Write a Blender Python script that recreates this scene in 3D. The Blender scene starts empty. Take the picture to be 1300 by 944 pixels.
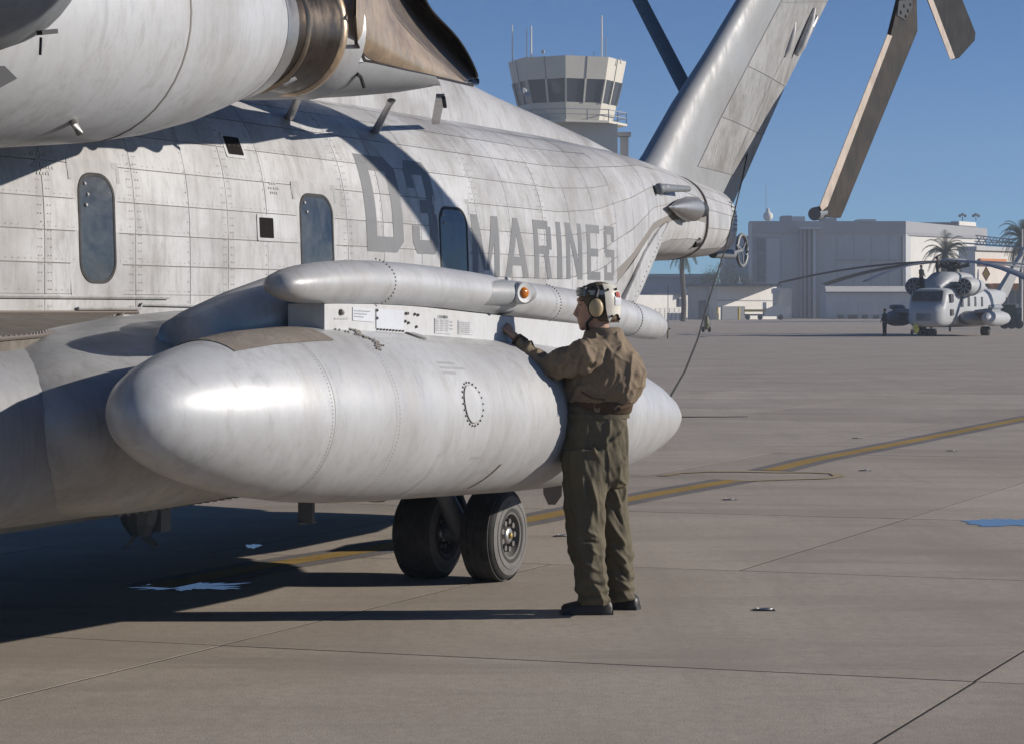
import bpy, math, random
from mathutils import Vector, noise
R = math.radians
random.seed(7)
S = bpy.context.scene
C = S.collection
# ---------------------------------------------------------------- camera, light
H0 = 1.69; FP = 2800.0; HY = 394.0
cam = bpy.data.cameras.new('camera'); co = bpy.data.objects.new('camera', cam); C.objects.link(co)
co.location = (0, 0, H0); co.rotation_euler = (R(90), 0, 0)
cam.sensor_width = 36; cam.lens = FP / 1300 * 36; cam.shift_y = -78 / 1300
cam.clip_start = .1; cam.clip_end = 6000
S.camera = co
EL = 19.0
w = bpy.data.worlds.new('World'); S.world = w; w.use_nodes = True
nt = w.node_tree; bg = nt.nodes['Background']
sky = nt.nodes.new('ShaderNodeTexSky'); sky.sky_type = 'NISHITA'; sky.sun_disc = False
sky.sun_elevation = R(EL); sky.sun_rotation = R(87.3); sky.air_density = .55; sky.dust_density = 0.0; sky.ozone_density = 3.0
tint = nt.nodes.new('ShaderNodeMix'); tint.data_type = 'RGBA'; tint.blend_type = 'MULTIPLY'; tint.inputs[0].default_value = 1
tint.inputs[7].default_value = (.98, 1.36, 1.70, 1)
nt.links.new(sky.outputs[0], tint.inputs[6]); nt.links.new(tint.outputs[2], bg.inputs[0]); bg.inputs[1].default_value = .055
sl = bpy.data.lights.new('sun', 'SUN'); so = bpy.data.objects.new('sun', sl); C.objects.link(so)
sl.energy = 5.0; sl.angle = R(.5); sl.color = (1, .935, .85)
so.rotation_euler = Vector((math.cos(R(EL)), .045, math.sin(R(EL)))).to_track_quat('Z', 'Y').to_euler()
S.view_settings.view_transform = 'Standard'; S.view_settings.look = 'None'
S.render.engine = 'CYCLES'; S.cycles.diffuse_bounces = 1
S.view_settings.exposure = 0; S.view_settings.gamma = 1
# ---------------------------------------------------------------- materials
def principled(name, col, rough=.6, metal=0.0, spec=.5):
    m = bpy.data.materials.new(name); m.use_nodes = True
    b = m.node_tree.nodes['Principled BSDF']
    b.inputs['Base Color'].default_value = (*col, 1); b.inputs['Roughness'].default_value = rough
    b.inputs['Metallic'].default_value = metal; b.inputs['Specular IOR Level'].default_value = spec
    return m
class N:
    def __init__(s, m): s.t = m.node_tree; s.b = s.t.nodes['Principled BSDF']
    def new(s, k, **kw):
        n = s.t.nodes.new(k)
        for a, v in kw.items(): setattr(n, a, v)
        return n
    def link(s, a, b): s.t.links.new(a, b)
    def coord(s, scale=(1, 1, 1), obj=True):
        tc = s.new('ShaderNodeTexCoord'); mp = s.new('ShaderNodeMapping')
        mp.inputs['Scale'].default_value = scale
        s.link(tc.outputs['Object' if obj else 'Generated'], mp.inputs[0]); return mp.outputs[0]
    def noise(s, vec, scale, detail=6, rough=.6, dist=0):
        n = s.new('ShaderNodeTexNoise'); n.inputs['Scale'].default_value = scale; n.inputs['Detail'].default_value = detail
        n.inputs['Roughness'].default_value = rough; n.inputs['Distortion'].default_value = dist
        s.link(vec, n.inputs['Vector']); return n.outputs['Fac']
    def ramp(s, f, *st):
        r = s.new('ShaderNodeValToRGB'); e = r.color_ramp.elements
        while len(e) < len(st): e.new(.5)
        for i, (p, c) in enumerate(st):
            e[i].position = p; e[i].color = (c, c, c, 1) if isinstance(c, (int, float)) else (*c, 1)
        s.link(f, r.inputs[0]); return r.outputs[0]
    def mix(s, f, a, b, mode='MIX'):
        n = s.new('ShaderNodeMix', data_type='RGBA', blend_type=mode)
        if isinstance(f, float): n.inputs[0].default_value = f
        else: s.link(f, n.inputs[0])
        for k, v in ((6, a), (7, b)):
            if isinstance(v, tuple): n.inputs[k].default_value = (*v, 1)
            else: s.link(v, n.inputs[k])
        return n.outputs[2]
    def bump(s, f, st=.2, d=.01):
        n = s.new('ShaderNodeBump'); n.inputs['Strength'].default_value = st; n.inputs['Distance'].default_value = d
        s.link(f, n.inputs['Height']); s.link(n.outputs[0], s.b.inputs['Normal'])
def worn(name, col, dirt=(.30, .25, .2), amt=.5, rough=.45, metal=0.0, sc=1.0, bump=.12, rand=.0, streak=.5):
    m = principled(name, col, rough, metal); n = N(m)
    v = n.coord((1, 1, 1)); v2 = n.coord((1.6, 1.6, .35))
    a = n.noise(v, 1.1 * sc, 8, .65, .3); b = n.noise(v2, 3.5 * sc, 8, .7, .5); c = n.noise(v, 22 * sc, 5, .7); e = n.noise(v, 90 * sc, 3, .7)
    c1 = n.mix(n.ramp(a, (.42, 0.0), (.72, amt)), col, dirt)
    c2 = n.mix(n.ramp(b, (.50, 0.0), (.75, amt * streak)), c1, tuple(x * .7 for x in dirt))
    c3 = n.mix(n.ramp(c, (.3, .12), (.7, 0.0)), c2, tuple(min(1, x * .55) for x in col))
    f_ = n.noise(v2, 9 * sc, 7, .75, .8); c3 = n.mix(n.ramp(f_, (.50, 0.0), (.68, .5 * amt)), c3, tuple(x * .85 for x in dirt))
    g_ = n.noise(v, .45 * sc, 3, .5); c3 = n.mix(n.ramp(g_, (.35, .22 * amt), (.6, 0.0)), c3, tuple(x * .62 for x in col))
    c4 = n.mix(n.ramp(e, (.30, .10), (.5, 0.0)), c3, tuple(min(1, x * .5) for x in col))
    if rand:
        oi = n.new('ShaderNodeObjectInfo'); mr = n.new('ShaderNodeMapRange')
        mr.inputs[3].default_value = 1 - rand; mr.inputs[4].default_value = 1 + rand * .4
        n.link(oi.outputs['Random'], mr.inputs[0]); cc = n.new('ShaderNodeCombineColor')
        for k in range(3): n.link(mr.outputs[0], cc.inputs[k])
        c4 = n.mix(1.0, c4, cc.outputs[0], 'MULTIPLY')
    n.link(c4, n.b.inputs['Base Color'])
    n.link(n.ramp(b, (.3, rough - .08), (.7, min(1, rough + .15))), n.b.inputs['Roughness'])
    n.bump(a, bump, .03)
    return m
def concrete(name, base, k=1.0, rand=0.0, bmp=.25):
    m = principled(name, base, .93, 0, .25); n = N(m)
    tc = n.new('ShaderNodeNewGeometry'); 
    mp = n.new('ShaderNodeMapping'); n.link(tc.outputs['Position'], mp.inputs[0]); v = mp.outputs[0]
    mp2 = n.new('ShaderNodeMapping'); mp2.inputs['Scale'].default_value = (.10, .55, 1); mp2.inputs['Rotation'].default_value = (0, 0, R(12)); n.link(tc.outputs['Position'], mp2.inputs[0]); v2 = mp2.outputs[0]
    mp3 = n.new('ShaderNodeMapping'); mp3.inputs['Scale'].default_value = (1.2, .12, 1); mp3.inputs['Rotation'].default_value = (0, 0, R(-62)); n.link(tc.outputs['Position'], mp3.inputs[0]); v3 = mp3.outputs[0]
    a = n.noise(v, .35, 8, .65, .4); b = n.noise(v2, 2.0, 8, .7, .6); c = n.noise(v, 14, 6, .75); d = n.noise(v, 160, 3, .7); e = n.noise(v3, 1.6, 7, .7, .4)
    c1 = n.mix(n.ramp(a, (.38, 0.0), (.64, .9)), base, tuple(x * y for x, y in zip(base, (.72, .70, .68))))
    c2 = n.mix(n.ramp(b, (.48, 0.0), (.70, .75)), c1, tuple(x * .42 for x in base))
    c2 = n.mix(n.ramp(e, (.50, 0.0), (.72, .6)), c2, tuple(x * .55 for x in base))
    c3 = n.mix(n.ramp(c, (.36, .55), (.58, 0.0)), c2, tuple(x * .55 for x in base))
    c4 = n.mix(n.ramp(d, (.40, .8), (.56, 0.0)), c3, tuple(x * .5 for x in base))
    c5 = n.mix(n.ramp(d, (.54, 0.0), (.68, .6)), c4, tuple(min(1, x * 1.5) for x in base))
    if rand:
        oi = n.new('ShaderNodeObjectInfo'); mr = n.new('ShaderNodeMapRange')
        mr.inputs[3].default_value = 1 - rand; mr.inputs[4].default_value = 1 + rand
        n.link(oi.outputs['Random'], mr.inputs[0]); cc = n.new('ShaderNodeCombineColor')
        for q in range(3): n.link(mr.outputs[0], cc.inputs[q])
        c5 = n.mix(1.0, c5, cc.outputs[0], 'MULTIPLY')
    n.link(c5, n.b.inputs['Base Color']); n.bump(d, bmp, .006)
    return m
def cloth(name, col, sc=60, spec=.15, var=.8):
    m = principled(name, col, .85, 0, spec); n = N(m); v = n.coord()
    a = n.noise(v, 6, 6, .6, .5); b = n.noise(v, sc, 4, .7)
    c = n.mix(n.ramp(a, (.3, 0.0), (.7, .6)), col, tuple(x * var * .8 for x in col))
    c = n.mix(n.ramp(b, (.35, .35), (.6, 0.0)), c, tuple(x * .6 for x in col))
    n.link(c, n.b.inputs['Base Color']); n.bump(a, .5, .03)
    return m
M = {}
M['skin'] = worn('hull_paint', (.56, .555, .55), (.25, .225, .205), .85, .42, .0, 1.0, .10, .13, .8)
M['under'] = principled('seam_dark', (.22, .20, .18), .8)
M['tank'] = worn('tank_paint', (.53, .535, .54), (.29, .265, .245), .7, .39, .13, .8, .10, 0, .6)
M['gray'] = worn('gray_paint', (.34, .35, .36), (.25, .23, .21), .6, .46, .0, 1.3, .08)
M['pylon'] = worn('pylon_paint', (.44, .435, .43), (.19, .17, .15), .95, .45, .0, 1.6, .10, .10, 1.0)
M['dgray'] = worn('dark_gray_paint', (.20, .215, .23), (.12, .11, .10), .5, .5, .0, 1.5)
M['white'] = worn('white_paint', (.58, .585, .59), (.38, .35, .32), .5, .45, .0, 2.0)
M['letter'] = worn('letter_paint', (.165, .17, .178), (.27, .26, .25), .5, .55, .0, 2.5)
M['letter2'] = worn('letter_paint_faded', (.33, .33, .335), (.42, .40, .38), .6, .55, .0, 3)
M['faint'] = worn('faded_stencil', (.44, .435, .43), (.5, .48, .45), .6, .6, .0, 6)
M['walk'] = worn('antislip', (.135, .115, .095), (.28, .25, .21), .5, .95, .0, 8, .4)
M['patch'] = worn('antislip_brown', (.22, .185, .155), (.32, .28, .24), .5, .95, .0, 9, .4)
M['glass'] = principled('window_glass', (.055, .062, .07), .14, 0, .65)
M['hole'] = principled('dark_hole', (.02, .018, .017), 1.0, 0, .05)
M['burnt'] = worn('burnt_steel', (.13, .105, .085), (.04, .035, .03), .8, .30, .9, 3)
M['bronze'] = worn('heat_bronze', (.66, .50, .34), (.22, .16, .11), .7, .34, .65, 3.5)
M['bronze_dark'] = worn('heat_bronze_dark', (.25, .20, .155), (.09, .07, .06), .75, .4, .6, 3.5)
M['steel'] = worn('steel', (.45, .44, .43), (.2, .18, .16), .4, .35, .8, 4)
M['spon'] = worn('sponson_paint', (.31, .315, .325), (.15, .135, .12), .6, .5, .0, 1.0)  # tank paint toned down: cast shade and belly grime put into the colour
M['spon2'] = worn('sponson_fairing_paint', (.44, .445, .45), (.22, .20, .18), .8, .36, .12, 1.0)  # same paint, partly darkened to carry the shade on its lower half
M['rubber'] = worn('rubber', (.030, .029, .028), (.10, .095, .09), .6, .8, 0, 6)
M['tyre_side'] = worn('tyre_sidewall', (.17, .16, .15), (.09, .085, .08), .6, .8, 0, 8)
M['black'] = principled('black_paint', (.02, .02, .022), .6)
M['rivet'] = principled('rivet', (.17, .14, .12), .6, .2)
M['rivet2'] = principled('rivet_grey', (.28, .26, .24), .6, .2)
M['brass'] = principled('brass', (.5, .36, .12), .35, .8)
M['wire'] = principled('wire', (.035, .033, .03), .7)
M['concrete'] = concrete('apron_concrete', (.555, .475, .39), rand=.10)
M['ground'] = concrete('apron_far', (.555, .475, .39))
M['joint'] = concrete('joint_sealant', (.07, .062, .055))
M['yellow_line'] = concrete('yellow_line_paint', (.50, .325, .09))
M['yellow_fade'] = concrete('yellow_line_faded', (.56, .445, .28))
M['black_line'] = concrete('dark_line_paint', (.27, .245, .235))
M['puddle'] = principled('puddle_water', (.03, .07, .14), .10, 0, .35)
n_ = N(M['glass']); v_ = n_.coord(); a_ = n_.noise(v_, 3, 6, .7, .6); n_.link(n_.mix(n_.ramp(a_, (.35, 0.0), (.7, 1.0)), (.025, .03, .038), (.10, .105, .105)), n_.b.inputs['Base Color']); n_.link(n_.ramp(a_, (.3, .08), (.7, .32)), n_.b.inputs['Roughness']); n_.bump(n_.noise(v_, 1.2, 2), .25, .05)
# ---------------------------------------------------------------- mesh helpers
class MB:
    def __init__(s): s.v = []; s.f = []
    def add(s, vs, fs):
        o = len(s.v); s.v += [tuple(p) for p in vs]; s.f += [tuple(i + o for i in f) for f in fs]; return s
    def box(s, c, d, rz=0.0, taper=(1, 1), bev=0.0):
        x, y, z = [q / 2 for q in d]; cs, sn = math.cos(rz), math.sin(rz); vs = []
        for k, (a, b, e) in enumerate([(-1, -1, -1), (1, -1, -1), (1, 1, -1), (-1, 1, -1), (-1, -1, 1), (1, -1, 1), (1, 1, 1), (-1, 1, 1)]):
            tx, ty = (taper if e > 0 else (1, 1)); px, py = a * x * tx, b * y * ty
            vs.append((c[0] + px * cs - py * sn, c[1] + px * sn + py * cs, c[2] + e * z))
        return s.add(vs, [(0, 3, 2, 1), (4, 5, 6, 7), (0, 1, 5, 4), (1, 2, 6, 5), (2, 3, 7, 6), (3, 0, 4, 7)])
    def loft(s, rings, closed=True, caps=True):
        n = len(rings[0]); vs = [p for r in rings for p in r]; fs = []
        for i in range(len(rings) - 1):
            for j in range(n if closed else n - 1):
                k = (j + 1) % n; fs.append((i * n + j, i * n + k, (i + 1) * n + k, (i + 1) * n + j))
        if caps and closed: fs.append(tuple(range(n))[::-1]); fs.append(tuple((len(rings) - 1) * n + j for j in range(n)))
        return s.add(vs, fs)
    def tube(s, pts, rad, n=10, caps=True, flat=1.0, up=(0, 0, 1)):
        pts = [Vector(p) for p in pts]; rs = rad if isinstance(rad, (list, tuple)) else [rad] * len(pts); rings = []; U = Vector(up)
        for i, p in enumerate(pts):
            d = (pts[min(i + 1, len(pts) - 1)] - pts[max(i - 1, 0)]).normalized()
            if abs(d.dot(U)) > .98: a = d.cross(Vector((1, 0, .01))).normalized()
            else: a = d.cross(U).normalized()
            b = a.cross(d).normalized()
            r = rs[i]; rx, ry = r if isinstance(r, tuple) else (r, r * flat)
            rings.append([p + a * (rx * math.cos(t)) + b * (ry * math.sin(t)) for t in [2 * math.pi * k / n for k in range(n)]])
        return s.loft(rings, True, caps)
    def bar(s, a, b, wd, ht, up=(0, 0, 1)):
        a = Vector(a); b = Vector(b); d = (b - a).normalized(); U = Vector(up)
        if abs(d.dot(U)) > .98: U = Vector((1, 0, 0))
        x = d.cross(U).normalized() * (wd / 2); y = x.cross(d).normalized() * (ht / 2)
        return s.loft([[p - x - y, p + x - y, p + x + y, p - x + y] for p in (a, b)])
    def prism(s, poly, ext):
        e = Vector(ext); p = [Vector(q) for q in poly]; n = len(p)
        return s.add(p + [q + e for q in p], [tuple(range(n))[::-1], tuple(range(n, 2 * n))] + [(i, (i + 1) % n, n + (i + 1) % n, n + i) for i in range(n)])
    def ball(s, c, r, n=12, m=8, sq=(1, 1, 1)):
        rings = []
        for i in range(m + 1):
            t = math.pi * (i / m) if 0 < i < m else (0.02 if i == 0 else math.pi - .02)
            rings.append([(c[0] + r * sq[0] * math.sin(t) * math.cos(2 * math.pi * k / n), c[1] + r * sq[1] * math.sin(t) * math.sin(2 * math.pi * k / n), c[2] - r * sq[2] * math.cos(t)) for k in range(n)])
        return s.loft(rings)
def wloc(o):
    v = Vector((0, 0, 0))
    while o: v += Vector(o.location); o = o.parent
    return v
def obj(name, mb, mat, parent=None, smooth=None, kind=None, label=None):
    me = bpy.data.meshes.new(name); off = wloc(parent)
    me.from_pydata([(a - off.x, b - off.y, c - off.z) for a, b, c in mb.v], [], mb.f); me.update()
    import bmesh
    bm = bmesh.new(); bm.from_mesh(me); bmesh.ops.recalc_face_normals(bm, faces=bm.faces); bm.to_mesh(me); bm.free()
    if smooth:
        me.shade_smooth()
        me.set_sharp_from_angle(angle=R(smooth))
    me.materials.append(M[mat] if isinstance(mat, str) else mat)
    o = bpy.data.objects.new(name, me); C.objects.link(o)
    if parent: o.parent = parent
    if kind: o['kind'] = kind
    if label: o['label'] = label
    return o
def tag(o, label, cat, group=None):
    o['label'] = label; o['category'] = cat
    if group: o['group'] = group
    return o
def thing(name, label, cat, loc=(0, 0, 0), group=None, rz=0):
    o = bpy.data.objects.new(name, None); C.objects.link(o); o.location = loc; o.rotation_euler = (0, 0, rz); o.empty_display_size = .3
    return tag(o, label, cat, group)
def dup(root, loc, rz=0, label=None, group=None, scale=None):
    r = root.copy(); C.objects.link(r); r.location = loc; r.rotation_euler = (0, 0, rz)
    if scale: r.scale = (scale,) * 3
    if label: r['label'] = label
    if group: r['group'] = group
    for ch in list(root.children):
        c = ch.copy(); C.objects.link(c); c.parent = r
        for g in list(ch.children):
            d = g.copy(); C.objects.link(d); d.parent = c
    return r
def at(px, py, Y): return Vector(((px - 650) / FP * Y, Y, H0 + (HY - py) / FP * Y))
def gnd(px, py, z=0.0):
    Y = FP * (H0 - z) / (py - HY); return Vector(((px - 650) / FP * Y, Y, z))
def lerp(a, b, t): return a + (b - a) * t
def tab(rows, s):
    if s <= rows[0][0]: return rows[0][1:]
    for a, b in zip(rows, rows[1:]):
        if s <= b[0]:
            t = (s - a[0]) / (b[0] - a[0]); return tuple(lerp(p, q, t) for p, q in zip(a[1:], b[1:]))
    return rows[-1][1:]
# ================================================================ APRON
def build_ground():
    mb = MB(); mb.add([(-1500, -60, -.012), (1500, -60, -.012), (1500, 3500, -.012), (-1500, 3500, -.012)], [(0, 1, 2, 3)])
    g = obj('apron', mb, 'ground', kind='structure')
    # joint bed under the near slabs
    A = Vector((-.957, .29, 0)); B = Vector((.434, .90, 0)); AX = A * -1
    # rows of slabs: row r between A-lines; ymin on the reference X=2.37 line
    def P(xr, yr): # point: start on row line yr (value of Y at X=2.37) moved along A-line to X=xr
        return Vector((xr, yr + (xr - 2.37) * -.303, 0))
    rows = [5.9 + 4.1 * k for k in range(-1, 12)]
    k0 = 9.98 - 4.1 * round((9.98 - rows[0]) / 4.1) ; rows = [k0 + 4.1 * k for k in range(0, 12)]
    tri = 0; gap = .017; ref = {}
    mbj = MB(); mbj.add([(-16, 4, -.0014), (22, 4, -.0014), (30, 48, -.0014), (-20, 48, -.0014)], [(0, 1, 2, 3)])
    obj('joint_bed', mbj, 'joint', g)
    for i, y0 in enumerate(rows):
        near = y0 < 13.2
        for j in range(-9, 12):
            # B-line passing through anchors
            ax, ay = ((2.37, 10.6) if near else (3.0, 17.5))
            def X(yr, jj):
                # intersection of B-line jj with row line yr
                x = ax + jj * 4.1; # line: x = x0 + .482*(y-ay) ; y = yr -.303*(x-2.37)
                return (x + .482 * (yr + .303 * 2.37 - ay)) / (1 + .482 * .303)
            a, b = X(y0, j), X(y0, j + 1); c, d = X(y0 + 4.1, j + 1), X(y0 + 4.1, j)
            q = [P(a + gap / 2, y0 + gap / 2), P(b - gap / 2, y0 + gap / 2), P(c - gap / 2, y0 + 4.1 - gap / 2), P(d + gap / 2, y0 + 4.1 - gap / 2)]
            cx = sum(p.x for p in q) / 4; cy = sum(p.y for p in q) / 4
            if abs(cx) > .235 * cy + 3.4: continue
            dz = random.uniform(-.0006, .0006)
            mb = MB(); c0 = .012
            lo = [(p.x, p.y, -.03) for p in q]; mid = [(p.x, p.y, dz - .002) for p in q]
            ctr = Vector((cx, cy, 0)); hi = [(p.x, p.y, dz) for p in q]
            mb.loft([lo, hi])
            obj('slab', mb, 'concrete', g)
    return g
apron = build_ground()
def ribbon(name, pts, wd, mat, z, label=None, parent=None, noise_amp=0.0):
    mb = MB(); vs = []; n = len(pts); P = [Vector((p[0], p[1], z)) for p in pts]
    for i, p in enumerate(P):
        d = (P[min(i + 1, n - 1)] - P[max(i - 1, 0)]).normalized(); nn = Vector((-d.y, d.x, 0)) * wd / 2
        vs += [p + nn, p - nn]
    mb.add(vs, [(2 * i, 2 * i + 1, 2 * i + 3, 2 * i + 2) for i in range(n - 1)])
    o = obj(name, mb, mat, parent); o['kind'] = 'structure'; return o
def curve_px(pl, n=8):
    P = [gnd(*p) for p in pl]; out = []
    for a, b in zip(P, P[1:]):
        for k in range(n): out.append(a.lerp(b, k / n))
    return out + [P[-1]]
# far + near stretch of the taxi guide line with dark borders
l1 = curve_px([(1500, 495), (1300, 531), (1150, 561), (1035, 583), (978, 597)])
l2 = curve_px([(935, 609), (860, 622), (800, 633), (668, 660), (560, 680), (460, 699), (330, 719), (200, 745)])
for nm, l in (('a', l1), ('b', l2)):
    ribbon('guide_line_border', l, .50, 'black_line', .0025)
    ribbon('guide_line', l, .21, 'yellow_line', .0045)
arc = [(840, 604), (860, 600.5), (900, 598.5), (940, 598.5), (985, 599.5), (1030, 599.5), (1060, 601), (1066, 604), (1050, 607), (1000, 608.5), (930, 611)]
ribbon('faded_line', curve_px(arc, 3), .12, 'yellow_fade', .0065)
def patch(name, px, py, wx, wy, mat, label, z=.003, n=26, seed=1, rag=.25):
    c = gnd(px, py); mb = MB(); vs = [(c.x, c.y, z)]
    for k in range(n):
        t = 2 * math.pi * k / n; r = max(.12, 1 + rag * (noise.noise((math.cos(t) * 2 + seed, math.sin(t) * 2, seed * 3.1)) + .6 * noise.noise((math.cos(t) * 6 + seed, math.sin(t) * 6, seed * 1.1)) + .15 * noise.noise((math.cos(t) * 17 + seed, math.sin(t) * 17, seed * 2.1))))
        vs.append((c.x + wx * r * math.cos(t), c.y + wy * r * math.sin(t) + .3 * wx * r * math.cos(t) * .0, z))
    mb.add(vs, [(0, 1 + k, 1 + (k + 1) % n) for k in range(n)])
    return obj(name, mb, mat)
tag(patch('puddle', 1290, 663, .40, .30, 'puddle', '', seed=3, rag=.35, n=90), 'blue puddle on sunlit concrete at the right edge of the photo', 'puddle')
tag(patch('puddle', 242, 744, .27, .20, 'puddle', '', seed=8, rag=.9, n=140), 'ragged pale blue puddle in the dark shadow below the fuel tank nose', 'puddle')
tag(patch('puddle', 322, 693, .055, .12, 'puddle', '', seed=11, rag=.8, n=60), 'tiny blue puddle in the shadow left of the twin wheels', 'puddle')
# tie-down rings set in small dark recesses
tm = MB(); tm.box((0, 0, .002), (.12, .07, .004)); 
tie0 = thing('tie_down_ring', 'tie down ring in the concrete in the lower right foreground', 'tie-down', gnd(970, 774), 'tie-down rings set in the apron')
ob_ = MB(); ob_.tube([(.045 * math.cos(t), .022 * math.sin(t), .008) for t in [k * math.pi / 6 for k in range(13)]], .005, 6)
def local(name, mb, mat, root, smooth=None, label=None, parent=None):
    # geometry given in the thing's own coordinates
    me = bpy.data.meshes.new(name); me.from_pydata([tuple(v) for v in mb.v], [], mb.f); me.update()
    import bmesh
    bm = bmesh.new(); bm.from_mesh(me); bmesh.ops.recalc_face_normals(bm, faces=bm.faces); bm.to_mesh(me); bm.free()
    if smooth: me.shade_smooth(); me.set_sharp_from_angle(angle=R(smooth))
    me.materials.append(M[mat] if isinstance(mat, str) else mat)
    o = bpy.data.objects.new(name, me); C.objects.link(o); o.parent = parent or root
    if label: o['label'] = label
    return o
local('recess', tm, 'black', tie0); local('ring', ob_, 'steel', tie0, 40)
for (x, y), lb in (((1098, 597), 'tie down ring in the concrete just right of the faded yellow loop'), ((1208, 572), 'tie down ring in the concrete beyond the yellow guide line at right'),
                   ((926, 634), 'tie down ring in the concrete near the yellow line right of the crewman'), ((714, 680), 'tie down ring in the concrete beside the crewman\'s knees'), ((1088, 556), 'tie down ring in the concrete beyond the yellow line, farthest of them')):
    dup(tie0, gnd(x, y), .3, lb)
# ================================================================ NEAR HELICOPTER
TH = R(65); OU = Vector((-3.50, 13.0, 0)); U3 = Vector((math.cos(TH), math.sin(TH), 0)); N3 = Vector((math.sin(TH), -math.cos(TH), 0))
def L(s, n, z): return OU + U3 * s + N3 * n + Vector((0, 0, z))
def sz(px, py, n):
    a = (px - 650) / FP; bx = OU.x + n * N3.x; by = OU.y + n * N3.y
    s = (a * by - bx) / (U3.x - a * U3.y); Y = by + s * U3.y
    return s, H0 + (HY - py) * Y / FP
def LP(px, py, n): s, z = sz(px, py, n); return L(s, n, z)
heli = thing('helicopter', 'large pale grey military helicopter close up, with D3 and MARINES on its side', 'helicopter', L(2, 0, 0))
HT = [(-9, 1.27, 3.28, .60, 1.9), (6.6, 1.27, 3.28, .60, 1.9), (7.4, 1.265, 3.28, 1.05, 2.0), (8.2, 1.235, 3.27, 1.68, 2.25), (9.0, 1.13, 3.26, 2.08, 2.55), (10, .96, 3.24, 2.17, 2.68), (11, .78, 3.22, 2.20, 2.70), (11.75, .655, 3.17, 2.22, 2.69), (13.4, .43, 3.07, 2.32, 2.68)]
def hull_a(s, a, off=0.0):
    W, zt, zb, zc = tab(HT, s); p = 3.0 if s < 8 else lerp(3.0, 2.3, min(1, (s - 8) / 3)); 
    ca, sa = math.cos(a), math.sin(a)
    H = (zt - zc) if sa >= 0 else (zc - zb)
    if sa < 0: p = p * 1.3
    n = W * abs(ca) ** (2 / p); z = zc + H * (1 if sa >= 0 else -1) * abs(sa) ** (2 / p)
    if off:
        gn = abs(n / W) ** (p - 1) / W; gz = (1 if sa >= 0 else -1) * (abs(z - zc) / H) ** (p - 1) / H; l = math.hypot(gn, gz)
        n += off * gn / l; z += off * gz / l
    return (s, n, z)
def hull_n(s, z, off=0.0):
    W, zt, zb, zc = tab(HT, s); p = 3.0 if s < 8 else lerp(3.0, 2.3, min(1, (s - 8) / 3))
    H = (zt - zc) if z >= zc else (zc - zb)
    if z < zc: p *= 1.3
    h = min(.999, abs(z - zc) / H); return W * (1 - h ** p) ** (1 / p) + off
NA = 40
def hull_ring(s):
    r = []
    for k in range(NA):
        a = -math.pi / 2 + math.pi * k / NA; _, n, z = hull_a(s, a); r.append(L(s, n, z))
    for k in range(NA):
        a = math.pi / 2 - math.pi * k / NA; _, n, z = hull_a(s, a); r.append(L(s, -n, z))
    return r
mb = MB(); mb.loft([hull_ring(-8.5 + .5 * i) for i in range(41)] + [hull_ring(x) for x in (11.75,)])
fus = obj('fuselage', mb, 'under', heli, 35)
# skin panels proud of the frame
cols = [-1.75, -1.1, -.48, -.02 + .4, .95, 1.38, 1.85, 2.9, 3.42, 4.0, 4.95, 5.55, 6.2, 6.75, 7.3, 7.8, 8.25, 8.8, 9.3, 9.8, 10.3, 10.75, 11.2, 11.68]
zr = [1.58, 1.78, 1.95, 2.13, 2.31, 2.51, 2.71, 2.90, 3.05, 3.17, 3.25]
def a_of(z):
    h = (z - 1.9) / 1.38
    return math.copysign(math.asin(min(1, abs((z - 1.9) / (1.38 if z > 1.9 else 1.3))) ** ((3.0 if z > 1.9 else 3.9) / 2)), h)
ar = [a_of(z) for z in zr]; ar[-1] = R(80); ar.append(R(96))
def panel(s0, s1, a0, a1, off, g=.005, nu=3, nv=3, da=None):
    mb = MB(); top = []; rim = []
    for i in range(nv + 1):
        for j in range(nu + 1):
            s = lerp(s0 + g, s1 - g, j / nu); a = lerp(a0, a1, i / nv)
            # seam gap in the other direction, as arc length
            e = g * (1 if i == 0 else (-1 if i == nv else 0))
            q0 = hull_a(s, a); q1 = hull_a(s, a + .01); dl = math.hypot(q1[1] - q0[1], q1[2] - q0[2]) / .01
            top.append(L(*hull_a(s, a + e / max(dl, .2), off)))
    n1 = nu + 1; fs = [(i * n1 + j, i * n1 + j + 1, (i + 1) * n1 + j + 1, (i + 1) * n1 + j) for i in range(nv) for j in range(nu)]
    mb.add(top, fs)
    # rim down to the hull
    ed = [j for j in range(n1)] + [i * n1 + nu for i in range(1, nv + 1)] + [nv * n1 + j for j in range(nu - 1, -1, -1)] + [i * n1 for i in range(nv - 1, 0, -1)]
    cen = sum(top, Vector()) / len(top); o = len(mb.v)
    axis = None
    mb.v += [tuple(Vector(top[e]) - N3 * off * .9 - Vector((0, 0, .0))) for e in ed]
    m = len(ed); mb.f += [(ed[k], ed[(k + 1) % m], o + (k + 1) % m, o + k) for k in range(m)]
    return mb
for ci, (c0, c1) in enumerate(zip(cols, cols[1:])):
    for ri, (a0, a1) in enumerate(zip(ar, ar[1:])):
        if c0 > 7.7 and ri < 1: continue
        if c0 > 7.7 and ri % 2 == 0: a0 = ar[ri - 1]
        elif c0 > 7.7 and ri < len(ar) - 2: continue
        obj('skin_panel', panel(c0, c1, a0, a1, .004 + random.uniform(0, .0015), .0027), 'skin', fus, 40)
for c0, c1 in zip(cols[13:], cols[14:]):  # lower tail skins
    for a0, a1 in ((R(-24), ar[0]), (R(-55), R(-24)), (R(-88), R(-55))):
        obj('skin_panel', panel(c0, c1, a0, a1, .004, .003), 'skin', fus, 40)
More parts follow.
